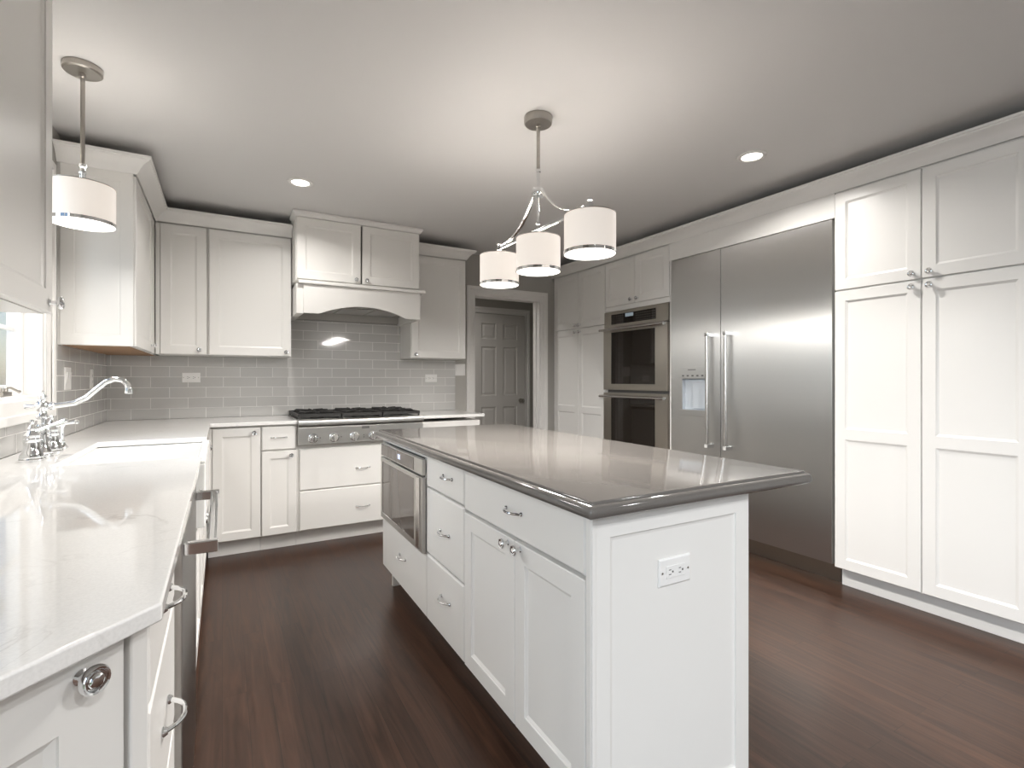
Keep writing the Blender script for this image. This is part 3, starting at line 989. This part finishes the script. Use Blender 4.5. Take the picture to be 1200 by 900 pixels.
# landing ledge with rounded nose
nose = [(0.0, 0.148), (0.0, zt - 0.012), (0.004, zt - 0.004), (0.012, zt), (0.085, zt), (0.085, zt - 0.011), (0.041, zt - 0.011), (0.041, 0.141), (0.006, 0.141)]
MB().prism(nose, -0.001, rw_ + 0.001, 'x').build('ledge', M_steel, rt, smooth=30)
MB().box(0.02, rw_ - 0.02, 0.086, rd - 0.02, zt - 0.0115, zt - 0.004).build('burner_tray', M_iron, rt, bevel=0.002, smooth=0)
MB().box(0.0, rw_, rd - 0.018, rd - 0.001, zt - 0.0115, zt + 0.035).build('rear_trim', M_steel, rt, bevel=0.002, smooth=0)
for x in (0.096, 0.242, 0.388, 0.526, 0.672, 0.818):
    k = MB().lathe([(0.034, 0.0), (0.034, 0.004), (0.030, 0.007)], (x, 0.0135, 0.049), '-y', 24)
    b_ = k.build('bezel', M_chrome, rt)
    kk = MB().lathe([(0.026, 0.0075), (0.025, 0.030), (0.022, 0.035), (0.004, 0.036)], (x, 0.0135, 0.049), '-y', 24)
    kk.box(x - 0.007, x + 0.007, -0.034, -0.018, 0.049 - 0.028, 0.049 + 0.027)
    kk.build('knob', M_chrome, b_, bevel=0.0015)
MB().box(0.443, 0.496, 0.0105, 0.0145, 0.103, 0.121).build('badge', M_slot, rt, smooth=0)
for dx, dz in ((0.455, 0.056), (0.455, 0.040), (0.145, 0.050), (0.292, 0.050)):
    MB().lathe([(0.004, 0), (0.004, 0.002), (0.002, 0.003)], (dx, 0.0125, dz), '-y', 12).build('indicator', M_slot, rt)
gw = (rw_ - 0.03) / 3
for k in range(3):
    gx0 = 0.004 + k * (gw + 0.009)
    gx1 = gx0 + gw
    gm = MB()
    y0, y1, za, zb_ = 0.070, rd - 0.03, zt + 0.012, zt + 0.048
    bw_ = 0.013
    for (a, b, c, d) in ((gx0, gx1, y0, y0 + bw_), (gx0, gx1, y1 - bw_, y1), (gx0, gx0 + bw_, y0 + bw_, y1 - bw_), (gx1 - bw_, gx1, y0 + bw_, y1 - bw_),
                         (gx0 + bw_, gx1 - bw_, (y0 + y1) / 2 - 0.006, (y0 + y1) / 2 + 0.006)):
        gm.box(a, b, c, d, za + 0.002, zb_ - 0.012)
    for cyy in (y0 + (y1 - y0) * 0.26, y0 + (y1 - y0) * 0.74):
        cx = (gx0 + gx1) / 2
        for a in range(8):
            an = a * math.pi / 4
            r0, r1 = 0.030, (0.125 if a % 2 == 0 else 0.145)
            p0 = (cx + r0 * math.cos(an), cyy + r0 * math.sin(an), zb_ - 0.004)
            p1 = (max(gx0 + 0.006, min(gx1 - 0.006, cx + r1 * math.cos(an))), max(y0 + .006, min(y1 - 0.006, cyy + r1 * math.sin(an))), zb_ - 0.004)
            gm.tube([p0, p1], 0.0068, 6)
    for a in (gx0 + 0.002, gx1 - 0.014):
        for b in (y0 + 0.002, y1 - 0.014):
            gm.box(a, a + 0.012, b, b + 0.012, zt + 0.0003, za + 0.008)
    go = gm.build('grate', M_iron, rt, bevel=0.0015, smooth=30)
    for cyy in (y0 + (y1 - y0) * 0.26, y0 + (y1 - y0) * 0.74):
        MB().lathe([(0.050, zt - 0.0035), (0.050, zt + 0.006), (0.042, zt + 0.010), (0.042, zt + 0.018), (0.030, zt + 0.024), (0.004, zt + 0.026)], ((gx0 + gx1) / 2, cyy, 0), 'z', 24).build('burner', M_iron, rt)

# ------------------------------------------------------------------ tall units on the right
TF = RF
TD = RW - TF - 0.003
TZ = 0.118
# far pantry
P0_, P1_ = 4.474, 3.653
h_ = 2.30 - TZ
wv = P0_ - P1_
fr_ = []
sp_x = 0.412
zsplit = 1.716 - TZ
for (a, b, kx) in ((0.004, sp_x - 0.002, sp_x - 0.035), (sp_x + 0.002, wv - 0.003, sp_x + 0.035)):
    fr_.append(('door', a, b, zsplit + 0.004, h_ - 0.022, {'knob': (kx, zsplit + 0.035)}))
    fr_.append(('door', a, b, 0.004, zsplit - 0.004, {'knob': (kx, zsplit - 0.035), 'rails': (0.905 - TZ,)}))
cabinet('pantry_cabinet', 'tall white four-door pantry cabinet by the doorway, left of the wall ovens', (TF, P0_, TZ), R(-90), wv, TD, h_, fr_, toe=TZ)
MB_f = MB().box(TF + 0.022, TF + 0.04, P0_ + 0.001, B - 0.001, 0.001, 2.30)
struct(MB_f.build('trim_7', M_trim, smooth=0))
# oven tower
O0, O1 = 3.652, 2.872
ow = O0 - O1
oc = cabinet('oven_cabinet', 'tall white oven cabinet with two short doors above the double oven', (TF, O0, TZ), R(-90), ow, TD, h_,
             [('door', 0.004, ow / 2 - 0.002, 1.872 - TZ, h_ - 0.022, {'knob': (ow / 2 - 0.038, 1.905 - TZ)}), ('door', ow / 2 + 0.002, ow - 0.004, 1.872 - TZ, h_ - 0.022, {'knob': (ow / 2 + 0.038, 1.905 - TZ)}),
              ('filler', 0.0, ow, 1.826 - TZ, 1.869 - TZ), ('drawer', 0.004, ow - 0.004, 0.004, 0.50 - TZ, {'pull': (ow / 2, 0.27)})], toe=TZ, body=False)
cm = MB()
cm.box(0.0005, 0.012, 0.0215, TD, 0, h_).box(ow - 0.012, ow - 0.0005, 0.0215, TD, 0, h_)
cm.box(0.012, ow - 0.012, 0.0215, TD, 0, 0.505 - TZ).box(0.012, ow - 0.012, 0.0215, TD, 1.83 - TZ, h_)
cm.box(0.012, ow - 0.012, TD - 0.02, TD, 0.505 - TZ, 1.83 - TZ)
cm.build('carcass', M_white, oc, smooth=0)
# double oven
ov = thing('double_oven', 'stainless steel double wall oven with dark glass doors and bar handles', 'oven', (TF, O0 - 0.004, 0.512), R(-90))
w = ow - 0.008
z_ = 0.512
MB().box(0.012, w - 0.012, 0.022, TD - 0.03, 0.003, 1.820 - z_).build('body', M_slot, ov, smooth=0)
cp = MB().box(0.0, w, -0.012, 0.0215, 1.676 - z_, 1.821 - z_).build('control_panel', M_ovensteel, ov, bevel=0.003, smooth=0)
MB().box(0.100, 0.645, -0.0145, -0.0125, 1.704 - z_, 1.793 - z_).build('control_glass', M_blackglass, cp, bevel=0.001, smooth=0)
MB().box(0.285, 0.385, -0.0165, -0.0148, 1.758 - z_, 1.788 - z_).build('display', M_lcd, cp, smooth=0)
bt = MB()
for cx in [0.115 + 0.0262 * i for i in range(6)] + [0.415 + 0.0262 * i for i in range(9)]:
    for q in range(4):
        bt.box(cx, cx + 0.013, -0.0152, -0.0147, 1.711 - z_ + q * 0.020, 1.717 - z_ + q * 0.020)
bt.build('button_legends', M_slot, cp, smooth=0)
for (za, zb_, wa, wb_, hz_) in ((1.112, 1.668, 1.166, 1.632, 1.655), (0.518, 1.086, 0.575, 1.046, 1.054)):
    dm = MB()
    y0, y1 = -0.020, 0.018
    ax, bx = 0.103, 0.642
    dm.box(0, ax, y0, y1, za - z_, zb_ - z_).box(bx, w, y0, y1, za - z_, zb_ - z_).box(ax, bx, y0, y1, za - z_, wa - z_).box(ax, bx, y0, y1, wb_ - z_, zb_ - z_)
    do = dm.build('oven_door', M_ovensteel, ov, smooth=0)
    MB().box(ax + 0.0005, bx - 0.0005, y0 + 0.003, y1 - 0.01, wa - z_ + 0.0005, wb_ - z_ - 0.0005).build('window', M_blackglass, do, smooth=0)
    hb = MB().tube([(-0.002, -0.068, hz_ - z_), (w + 0.002, -0.068, hz_ - z_)], 0.0115, 16)
    hb.build('handle', M_handle, do)
    br_ = MB()
    for x in (0.008, w - 0.034):
        br_.box(x, x + 0.024, -0.060, -0.0202, hz_ - z_ - 0.012, hz_ - z_ + 0.010)
    br_.build('handle_bracket', M_chrome, do, bevel=0.003, smooth=0)

# refrigerator
F0, F1 = 2.8485, 1.6265
fw_ = F0 - F1
fg = thing('refrigerator', 'large built-in stainless steel side-by-side refrigerator with an ice dispenser', 'refrigerator', (TF, F0, 0), R(-90))
FZ1 = 2.140
MB().box(0.004, fw_ - 0.004, 0.032, TD - 0.01, 0.122, FZ1 - 0.004).build('body', M_slot, fg, smooth=0)
MB().box(0.004, fw_ - 0.004, 0.094, TD - 0.02, 0.001, 0.120).build('toe_grille', M_ovensteel, fg, smooth=0)
fz0 = 0.128
# freezer door with the dispenser opening
sx = 0.4575
a0, a1, b0, b1 = 0.112, 0.338, 0.975, 1.212
fd = MB()
y0, y1 = -0.006, 0.030
fd.box(0.002, a0, y0, y1, fz0, FZ1).box(a1, sx, y0, y1, fz0, FZ1).box(a0, a1, y0, y1, fz0, b0).box(a0, a1, y0, y1, b1, FZ1)
fo = fd.build('freezer_door', M_steel, fg, smooth=0)
MB().box(sx + 0.004, fw_ - 0.002, y0, y1, fz0, FZ1).build('refrigerator_door', M_steel, fg, bevel=0.002, smooth=0)
MB().box(sx + 0.0005, sx + 0.0035, y0 + 0.010, y1, fz0, FZ1).build('door_gasket', M_slot, fg, smooth=0)
# dispenser: cavity lining, paddle, control strip, tray lip
cv = MB()
a0 += 0.0012; a1 -= 0.0012; b0 += 0.0012; b1 -= 0.0012
cv.face([(a0, y0 + .001, b0), (a0, 0.028, b0), (a0, 0.028, b1), (a0, y0 + .001, b1)])
cv.face([(a1, y0 + .001, b0), (a1, 0.028, b0), (a1, 0.028, b1), (a1, y0 + .001, b1)])
cv.face([(a0, 0.028, b0), (a1, 0.028, b0), (a1, 0.028, b1), (a0, 0.028, b1)])
cv.face([(a0, y0 + .001, b0), (a1, y0 + .001, b0), (a1, 0.028, b0), (a0, 0.028, b0)])
cv.face([(a0, y0 + .001, b1), (a1, y0 + .001, b1), (a1, 0.028, b1), (a0, 0.028, b1)])
dn = cv.build('dispenser', M_disp, fo, smooth=0)
MB().box(0.195, 0.335, 0.012, 0.024, b0 + 0.01, b1 - 0.02).build('dispenser_paddle', M_disp, fo, bevel=0.004, smooth=0)
MB().box(0.092, 0.350, y0 - 0.004, y0 - 0.0003, b1 + 0.006, 1.300).build('dispenser_panel', M_steel, fo, bevel=0.001, smooth=0)
MB().box(0.092, 0.350, y0 - 0.010, y0 - 0.0003, 0.930, b0 - 0.002).build('drip_tray', M_steel, fo, bevel=0.003, smooth=0)
tk = MB()
tk.box(0.17, 0.245, y0 - 0.0048, y0 - 0.0042, 1.276, 1.283)
for i in range(5):
    tk.box(0.115 + i * 0.045, 0.135 + i * 0.045, y0 - 0.0048, y0 - 0.0042, 1.228, 1.240)
tk.build('dispenser_legends', M_slot, fo, smooth=0)
for x, par in ((0.392, fo), (0.546, [c for c in fg.children if c.name.startswith('refrigerator_door')][0])):
    h_b = MB().tube([(x, -0.066, 0.735), (x, -0.066, 1.535)], 0.0135, 18)
    h_b.build('handle', M_handle, par)
    bk = MB()
    for zz in (0.712, 1.512):
        bk.box(x - 0.0145, x + 0.0145, -0.080, -0.0065, zz, zz + 0.030)
    bk.build('handle_bracket', M_chrome, par, bevel=0.003, smooth=0)
# panel over the refrigerator
sf = thing('refrigerator_surround', 'white flat filler panel above the refrigerator', 'panel', (TF, F0 + 0.021, 2.146), R(-90))
MB().box(0.0, fw_ + 0.032, -0.004, 0.016, 0.0, 2.30 - 2.146).build('panel', M_white, sf, bevel=0.0015, smooth=0)
MB().box(0.0, fw_ + 0.032, 0.017, TD, 0.006, 2.30 - 2.146).build('bulkhead', M_white, sf, smooth=0)
MB().box(0.004, 0.019, 0.0, TD, 0.001 - 2.146, -0.0005).build('side_panel', M_white, sf, smooth=0)

# near pantry
N0, N1 = 1.614, 0.770
wv = N0 - N1
fr_ = []
sp_x = N0 - 1.192
for (a, b, kx) in ((0.003, sp_x - 0.002, sp_x - 0.036), (sp_x + 0.002, wv - 0.003, sp_x + 0.040)):
    fr_.append(('door', a, b, zsplit + 0.004, h_ - 0.022, {'knob': (kx, zsplit + 0.032)}))
    fr_.append(('door', a, b, 0.002, zsplit - 0.004, {'knob': (kx, zsplit - 0.036), 'rails': (0.893 - TZ,)}))
cabinet('pantry_cabinet', 'tall white four-door pantry cabinet at the right edge, beside the refrigerator', (TF - 0.012, N0, TZ), R(-90), wv, TD + 0.011, h_, fr_, toe=TZ)
crown('trim_8', [(TF - 0.004, B - 0.002), (TF - 0.004, N1), (RW - 0.002, N1)])

# ------------------------------------------------------------------ island (turned slightly against the room)
IP = Vector((0.762, 0.950, 0))
IA = R(-0.8)
ea = Vector((math.cos(IA), math.sin(IA), 0))
eb = Vector((-math.sin(IA), math.cos(IA), 0))


def isl(a, b, z=0):
    q = IP + ea * a + eb * b
    return (q.x, q.y, z)


IF = 0.017
IZ = 0.132
IH = 0.872 - IZ
ID = 0.585
irz = R(-90) + IA
mc = cabinet('island_cabinet', 'white island cabinet at the far end, holding the built-in microwave above a drawer', isl(IF, 1.966, IZ), irz, 0.756, ID, IH,
             [('drawer', 0.004, 0.752, 0.003, 0.412 - IZ, {'pull': (0.40, 0.298 - IZ)}), ('filler', 0.004, 0.752, 0.850 - IZ, IH), ('filler', 0.004, 0.03, 0.42 - IZ, 0.846 - IZ), ('filler', 0.722, 0.752, 0.42 - IZ, 0.846 - IZ)], body=False)
cm = MB()
cm.box(0.0005, 0.018, 0.0215, ID, 0, IH).box(0.738, 0.7555, 0.0215, ID, 0, IH).box(0.018, 0.738, 0.0215, ID, 0, 0.41 - IZ)
cm.box(0.018, 0.738, 0.0215, ID, 0.853 - IZ, IH).box(0.018, 0.738, ID - 0.02, ID, 0.41 - IZ, 0.853 - IZ)
cm.build('carcass', M_white, mc, smooth=0)
MB().box(0.001, 0.020, 0.055, ID, -IZ + 0.001, -0.0005).box(0.020, 0.7555, 0.115, ID, -IZ + 0.001, -0.0005).build('toe_kick', M_white, mc, smooth=0)
mw = thing('microwave', 'built-in stainless steel microwave with dark glass door in the far end of the island', 'microwave', isl(IF, 1.966, 0.420), irz)
MB().box(0.06, 0.70, 0.024, ID - 0.05, 0.004, 0.42).build('body', M_slot, mw, smooth=0)
z_ = 0.420
mx0, mx1 = 0.034, 0.748
pnl = MB().box(mx0, mx1, -0.018, -0.0005, 0.772 - z_, 0.846 - z_).build('control_panel', M_steel, mw, bevel=0.003, smooth=0)
MB().box(mx0 + 0.02, 0.630, -0.0198, -0.0183, 0.780 - z_, 0.840 - z_).build('control_glass', M_mwglass, pnl, smooth=0)
led = MB()
for x in (0.376, 0.398):
    led.box(x, x + 0.012, -0.0206, -0.0200, 0.800 - z_, 0.803 - z_).box(x, x + 0.012, -0.0206, -0.0200, 0.810 - z_, 0.813 - z_).box(x, x + 0.012, -0.0206, -0.0200, 0.820 - z_, 0.823 - z_)
    led.box(x, x + 0.003, -0.0206, -0.0200, 0.800 - z_, 0.823 - z_).box(x + 0.010, x + 0.013, -0.0206, -0.0200, 0.800 - z_, 0.823 - z_)
led.build('display', M_led, pnl, smooth=0)
md = MB()
ax, bx, az, bz = 0.060, 0.632, 0.452 - z_, 0.742 - z_
zb0, zb1 = 0.004, 0.764 - z_
md.box(mx0, ax, -0.018, -0.0005, zb0, zb1).box(bx, mx1, -0.018, -0.0005, zb0, zb1).box(ax, bx, -0.018, -0.0005, zb0, az).box(ax, bx, -0.018, -0.0005, bz, zb1)
mdo = md.build('door', M_steel, mw, smooth=0)
MB().box(ax + 0.0005, bx - 0.0005, -0.0155, -0.001, az + 0.0005, bz - 0.0005).build('window', M_mwglass, mdo, smooth=0)
hl = MB().box(0.672, 0.722, -0.0245, -0.0183, zb0 + 0.01, zb1 - 0.004).build('handle', M_handle, mdo, bevel=0.004, smooth=0)

cabinet('drawer_cabinet', 'white three-drawer island cabinet between the microwave and the island doors', isl(IF, 1.2095, IZ), irz, 0.419, ID, IH,
        [('drawer', 0.003, 0.416, 0.728 - IZ, IH - 0.003, {'pull': (0.258, 0.808 - IZ)}), ('drawer', 0.003, 0.416, 0.432 - IZ, 0.720 - IZ, {'pull': (0.225, 0.575 - IZ)}),
         ('drawer', 0.003, 0.416, 0.003, 0.424 - IZ, {'pull': (0.235, 0.305 - IZ)})], toe=IZ, toe_in=0.115)
cabinet('island_cabinet', 'white near-end island cabinet with a wide drawer above two doors', isl(IF, 0.790, IZ), irz, 0.745, ID, IH,
        [('drawer', 0.003, 0.743, 0.716 - IZ, IH - 0.003, {'pull': (0.385, 0.798 - IZ)}), ('door', 0.003, 0.3845, 0.003, 0.706 - IZ, {'knob': (0.347, 0.690 - IZ)}),
         ('door', 0.3885, 0.743, 0.003, 0.706 - IZ, {'knob': (0.424, 0.690 - IZ)})], toe=IZ, toe_in=0.115)
# finished end panel facing the camera
ep = thing('island_end_panel', 'white framed end panel of the island facing the camera, with an outlet in it', 'panel', isl(IF, 0.022, 0), IA)
MB().door(0.0, 0.595, 0.001, 0.872, y=0.0, th=0.020, fw=0.060, rec=0.006).build('panel', M_white, ep, smooth=0)
MB().box(0.001, 0.012, -0.004, -0.0003, 0.001, 0.871).build('corner_bead', M_white, ep, bevel=0.0015, smooth=0)
MB().box(0.590, 0.595, 0.0205, 1.944, 0.001, 0.872).build('back_panel', M_white, ep, smooth=0)

# island top with stepped bullnose edge
a0_, a1_, b0_, b1_ = -0.020, 0.869, -0.022, 1.992


def rrect(ins, z, rad):
    r = max(0.003, rad - ins)
    pts = []
    for cx, cy, s0 in ((a1_ - ins - r, b1_ - ins - r, 0), (a0_ + ins + r, b1_ - ins - r, 90), (a0_ + ins + r, b0_ + ins + r, 180), (a1_ - ins - r, b0_ + ins + r, 270)):
        for k in range(6):
            an = R(s0 + 90 * k / 5)
            pts.append(isl(cx + r * math.cos(an), cy + r * math.sin(an), z))
    return pts


prof = [(0.015, 0.8725), (0.008, 0.875), (0.003, 0.879), (0.0005, 0.885), (0.0, 0.890), (0.001, 0.896), (0.004, 0.9015), (0.009, 0.9055), (0.0155, 0.907),
        (0.0165, 0.907), (0.0172, 0.9105), (0.0195, 0.9135), (0.022, CT)]
it = MB().rings([rrect(i, z, 0.010) for i, z in prof])
tag(it.build('countertop', M_grey, smooth=30), 'polished taupe grey quartz island top with a rounded stepped edge', 'countertop')

# ------------------------------------------------------------------ outlets and switches
def outlet(label, loc, rz, horiz=True, w=0.118, h=0.074, kind='outlet'):
    """plate faces local -y, centred on loc"""
    t = thing('outlet' if kind == 'outlet' else 'light_switch', label, kind if kind == 'outlet' else 'switch', loc, rz)
    if not horiz and kind == 'outlet': w, h = h, w
    r = []
    for ins, yy in ((0, -0.0004), (0, -0.003), (0.003, -0.0058), (0.005, -0.0062)):
        r.append([(-w / 2 + ins, yy, -h / 2 + ins), (w / 2 - ins, yy, -h / 2 + ins), (w / 2 - ins, yy, h / 2 - ins), (-w / 2 + ins, yy, h / 2 - ins)])
    MB().rings(r).build('plate', M_plate, t, smooth=0)
    if kind == 'outlet':
        rc = MB().box(-0.0345 if horiz else -0.0165, 0.0345 if horiz else 0.0165, -0.0078, -0.0063, -0.0165 if horiz else -0.0345, 0.0165 if horiz else 0.0345).build('receptacle', M_plate, t, bevel=0.001, smooth=0)
        sl = MB()
        for s_ in (-1, 1):
            c = 0.0185 * s_
            for (du, dv, ww, hh) in ((-0.003, 0.006, 0.008, 0.0022), (-0.003, -0.006, 0.008, 0.0022), (0.007, 0.0, 0.005, 0.005)):
                if horiz: u, v_, a, b = c + du, dv, ww, hh
                else: u, v_, a, b = dv, c - du, hh, ww
                sl.box(u - a / 2, u + a / 2, -0.0084, -0.0079, v_ - b / 2, v_ + b / 2)
        sl.build('slots', M_slot, rc, smooth=0)
        sc_ = MB()
        for s_ in (-1, 1):
            c = (0.048 * s_, 0) if horiz else (0, 0.048 * s_)
            sc_.lathe([(0.003, 0.0063), (0.003, 0.0072)], (c[0], 0, c[1]), '-y', 10)
        sc_.build('screws', M_nickel, t)
    else:
        for s_ in ((-0.023, 0.023) if w > 0.1 else (0,)):
            MB().prism([(-0.0063, -0.033), (-0.0115, 0.033), (-0.0063, 0.033)], s_ - 0.0165, s_ + 0.0165, 'x').build('rocker', M_plate, t, smooth=0)
    return t


outlet('white horizontal outlet on the island end panel', isl(IF + 0.286, 0.022 + 0.006, 0.6875), IA)
outlet('white horizontal outlet on the back wall tile left of the cooktop', (-0.204, B - 0.0105, 1.220), 0)
outlet('white horizontal outlet on the back wall tile right of the cooktop', (1.703, B - 0.0105, 1.217), 0)
outlet('white double switch on the painted wall beside the doorway', (2.003, B - 0.0005, 1.300), 0, w=0.112, h=0.114, kind='switch')
outlet('white double switch on the left wall tile beside the window', (L + 0.0105, 3.455, 1.210), R(90), w=0.116, h=0.118, kind='switch')
outlet('white vertical outlet on the left wall tile near the back corner', (L + 0.0105, 4.01, 1.210), R(90), horiz=False)

# ------------------------------------------------------------------ lights
def spot(par, z, power, size, blend_deg=150, color=(1.0, 0.97, 0.935)):
    l = bpy.data.lights.new('lamp_light', 'AREA')
    l.shape = 'DISK'
    l.size = size
    l.energy = power
    l.color = color
    l.spread = R(blend_deg)
    o = bpy.data.objects.new('lamp_light', l)
    COL.objects.link(o)
    o.parent = par
    o.location = (0, 0, z)
    return o


def downlight(label, x, y, power):
    t = thing('recessed_light', label, 'ceiling light', (x, y, CZ), 0, 'recessed ceiling lights')
    MB().lathe([(0.054, -0.0005), (0.076, -0.0005), (0.076, -0.003), (0.070, -0.006), (0.058, -0.007), (0.054, -0.0065), (0.052, -0.004)], (0, 0, 0), 'z', 32, cap=False).build('trim_ring', M_trim, t)
    MB().lathe([(0.0515, -0.0025), (0.047, -0.004), (0.030, -0.006), (0.004, -0.007)], (0, 0, 0), 'z', 28).build('bulb', M_bulb, t)
    spot(t, -0.012, power, 0.10)
    return t


dl = downlight('lit recessed ceiling light in front of the range hood, left of the chandelier', 0.424, 3.401, 6.5)
dl2 = downlight('lit recessed ceiling light right of the chandelier, near the tall cabinets', 2.539, 1.763, 9)
for x, y, lab in ((0.45, -1.0, 'added recessed fill light behind the camera, window side'), (1.50, -0.70, 'added recessed fill light behind the camera, in line with the island'),
                  (2.55, -1.0, 'added recessed fill light behind the camera, pantry side'), (0.6, -2.4, 'added recessed fill light near the rear wall, window side'),
                  (2.4, -2.4, 'added recessed fill light near the rear wall, pantry side')):
    q = dup(dl, (x, y, CZ), lab)  # unseen fill lamps, added to brighten the island end panel and back cabinets
    for c in q.children:
        if c.type == 'LIGHT':
            c.data = c.data.copy()
            c.data.energy = 14
            c.data.color = (0.97, 0.985, 1.0)


q = dup(dl, (1.95, 5.10, CZ), 'added recessed fill light in the hallway behind the doorway')  # unseen lamp added to lift the dark hallway
for c in q.children:
    if c.type == 'LIGHT':
        c.data = c.data.copy()
        c.data.energy = 6.0


def shade_parts(t, c, zt, zb, r):
    """drum shade centred on (x,y)=c between zt and zb, in t's local frame"""
    s_ = MB().lathe([(r - 0.0025, zt), (r, zt), (r, zb + 0.010), (r - 0.0025, zb + 0.010)], (c[0], c[1], 0), 'z', 48, cap=False)
    so = s_.build('lamp_shade', M_shade, t)
    MB().lathe([(r - 0.001, zb - 0.001), (r + 0.0025, zb - 0.001), (r + 0.0025, zb + 0.0115), (r - 0.001, zb + 0.0115)], (c[0], c[1], 0), 'z', 48, cap=False).build('chrome_band', M_chrome, so)
    MB().lathe([(r - 0.002, zt - 0.0005), (r + 0.0012, zt - 0.0005), (r + 0.0012, zt + 0.003), (r - 0.002, zt + 0.003)], (c[0], c[1], 0), 'z', 48, cap=False).build('top_rim', M_nickel, so)
    MB().lathe([(0.001, zb + 0.001), (r - 0.006, zb + 0.001), (r - 0.0035, zb + 0.003), (r - 0.0035, zb + 0.006), (0.001, zb + 0.006)], (c[0], c[1], 0), 'z', 48).build('diffuser', M_diff, so)
    # spider fitter carrying the shade
    f = MB()
    for k in range(3):
        an = R(120 * k + 30)
        f.tube([(c[0], c[1], zt - 0.012), (c[0] + (r - 0.004) * math.cos(an), c[1] + (r - 0.004) * math.sin(an), zt - 0.012)], 0.002, 6)
    f.lathe([(0.012, zt - 0.05), (0.014, zt - 0.04), (0.014, zt - 0.012), (0.008, zt - 0.006), (0.006, zt + 0.004)], (c[0], c[1], 0), 'z', 16)
    f.build('spider', M_chrome, so)
    l = bpy.data.lights.new('bulb_light', 'POINT')
    l.energy = 3.0
    l.color = (1.0, 0.955, 0.905)
    l.shadow_soft_size = 0.035
    o = bpy.data.objects.new('bulb_light', l)
    COL.objects.link(o); o.parent = so
    o.location = (c[0], c[1], zt - 0.02)
    return so


def disc(t, power, c, zb, r):
    l = bpy.data.lights.new('diffuser_light', 'AREA')
    l.shape = 'DISK'; l.size = r * 1.8; l.energy = power; l.color = (1.0, 0.965, 0.925)
    o = bpy.data.objects.new('diffuser_light', l)
    COL.objects.link(o); o.parent = t
    o.location = (c[0], c[1], zb - 0.003)


# single pendant over the sink
pd = thing('pendant_light', 'single chrome pendant lamp with white drum shade hanging before the sink window', 'pendant light', (-0.478, 2.572, CZ))
MB().lathe([(0.063, -0.0005), (0.064, -0.006), (0.064, -0.022), (0.058, -0.027), (0.012, -0.029), (0.012, -0.036), (0.010, -0.045), (0.007, -0.047)], (0, 0, 0), 'z', 32).build('canopy', M_nickel, pd)
MB().tube([(0, 0, -0.046), (0, 0, -0.385)], 0.0075, 14).build('stem', M_nickel, pd)
MB().lathe([(0.008, -0.385), (0.013, -0.388), (0.013, -0.398), (0.009, -0.402), (0.009, -0.412), (0.012, -0.415), (0.012, -0.425), (0.010, -0.428), (0.010, -0.468)], (0, 0, 0), 'z', 20).build('socket_cup', M_chrome, pd)
sh_ = shade_parts(pd, (0, 0), -0.472, -0.622, 0.104)
disc(pd, 4.5, (0, 0), -0.622, 0.104)

# three-light chandelier over the island
ch = thing('chandelier', 'chrome three-shade chandelier with white drum shades in a row over the island', 'chandelier', (1.289, 2.000, CZ))
MB().lathe([(0.064, -0.0005), (0.066, -0.004), (0.066, -0.030), (0.062, -0.036), (0.012, -0.038), (0.012, -0.050), (0.008, -0.052)], (0, 0, 0), 'z', 32).build('canopy', M_nickel, ch)
MB().tube([(0, 0, -0.051), (0, 0, -0.245)], 0.0085, 14).build('stem', M_nickel, ch)
MB().lathe([(0.0085, -0.2455), (0.013, -0.248), (0.013, -0.260), (0.0085, -0.263), (0.0075, -0.335), (0.028, -0.338), (0.031, -0.344), (0.031, -0.366), (0.026, -0.374),
            (0.007, -0.374), (0.0065, -0.490), (0.011, -0.494), (0.011, -0.506), (0.007, -0.510), (0.006, -0.545)], (0, 0, 0), 'z', 20).build('hub', M_chrome, ch)
MB().box(-0.0065, 0.0065, -0.385, 0.385, -0.540, -0.527).build('crossbar', M_chrome, ch, bevel=0.0015)
for s_ in (-1, 1):
    pts = []
    for i in range(15):
        t = i / 14
        yy = 0.026 + 0.33 * t
        pts.append((0, s_ * yy, -0.352 - 0.172 * (1 - (1 - t) ** 2.3)))
    MB().tube(pts, 0.0115, 12, flat=(1.0, 0.30)).build('arm', M_chrome, ch)
    MB().lathe([(0.008, -0.546), (0.014, -0.543), (0.014, -0.524), (0.009, -0.520), (0.009, -0.516), (0.013, -0.511), (0.013, -0.504), (0.005, -0.498)], (0, s_ * 0.385, 0), 'z', 16).build('finial', M_chrome, ch)
for yy in (-0.385, 0, 0.385):
    shade_parts(ch, (0, yy), -0.572, -0.728, 0.104)
    MB().lathe([(0.006, -0.568), (0.006, -0.5455)], (0, yy, 0), 'z', 14).build('shade_stub', M_chrome, ch)
    disc(ch, 14, (0, yy), -0.728, 0.104)
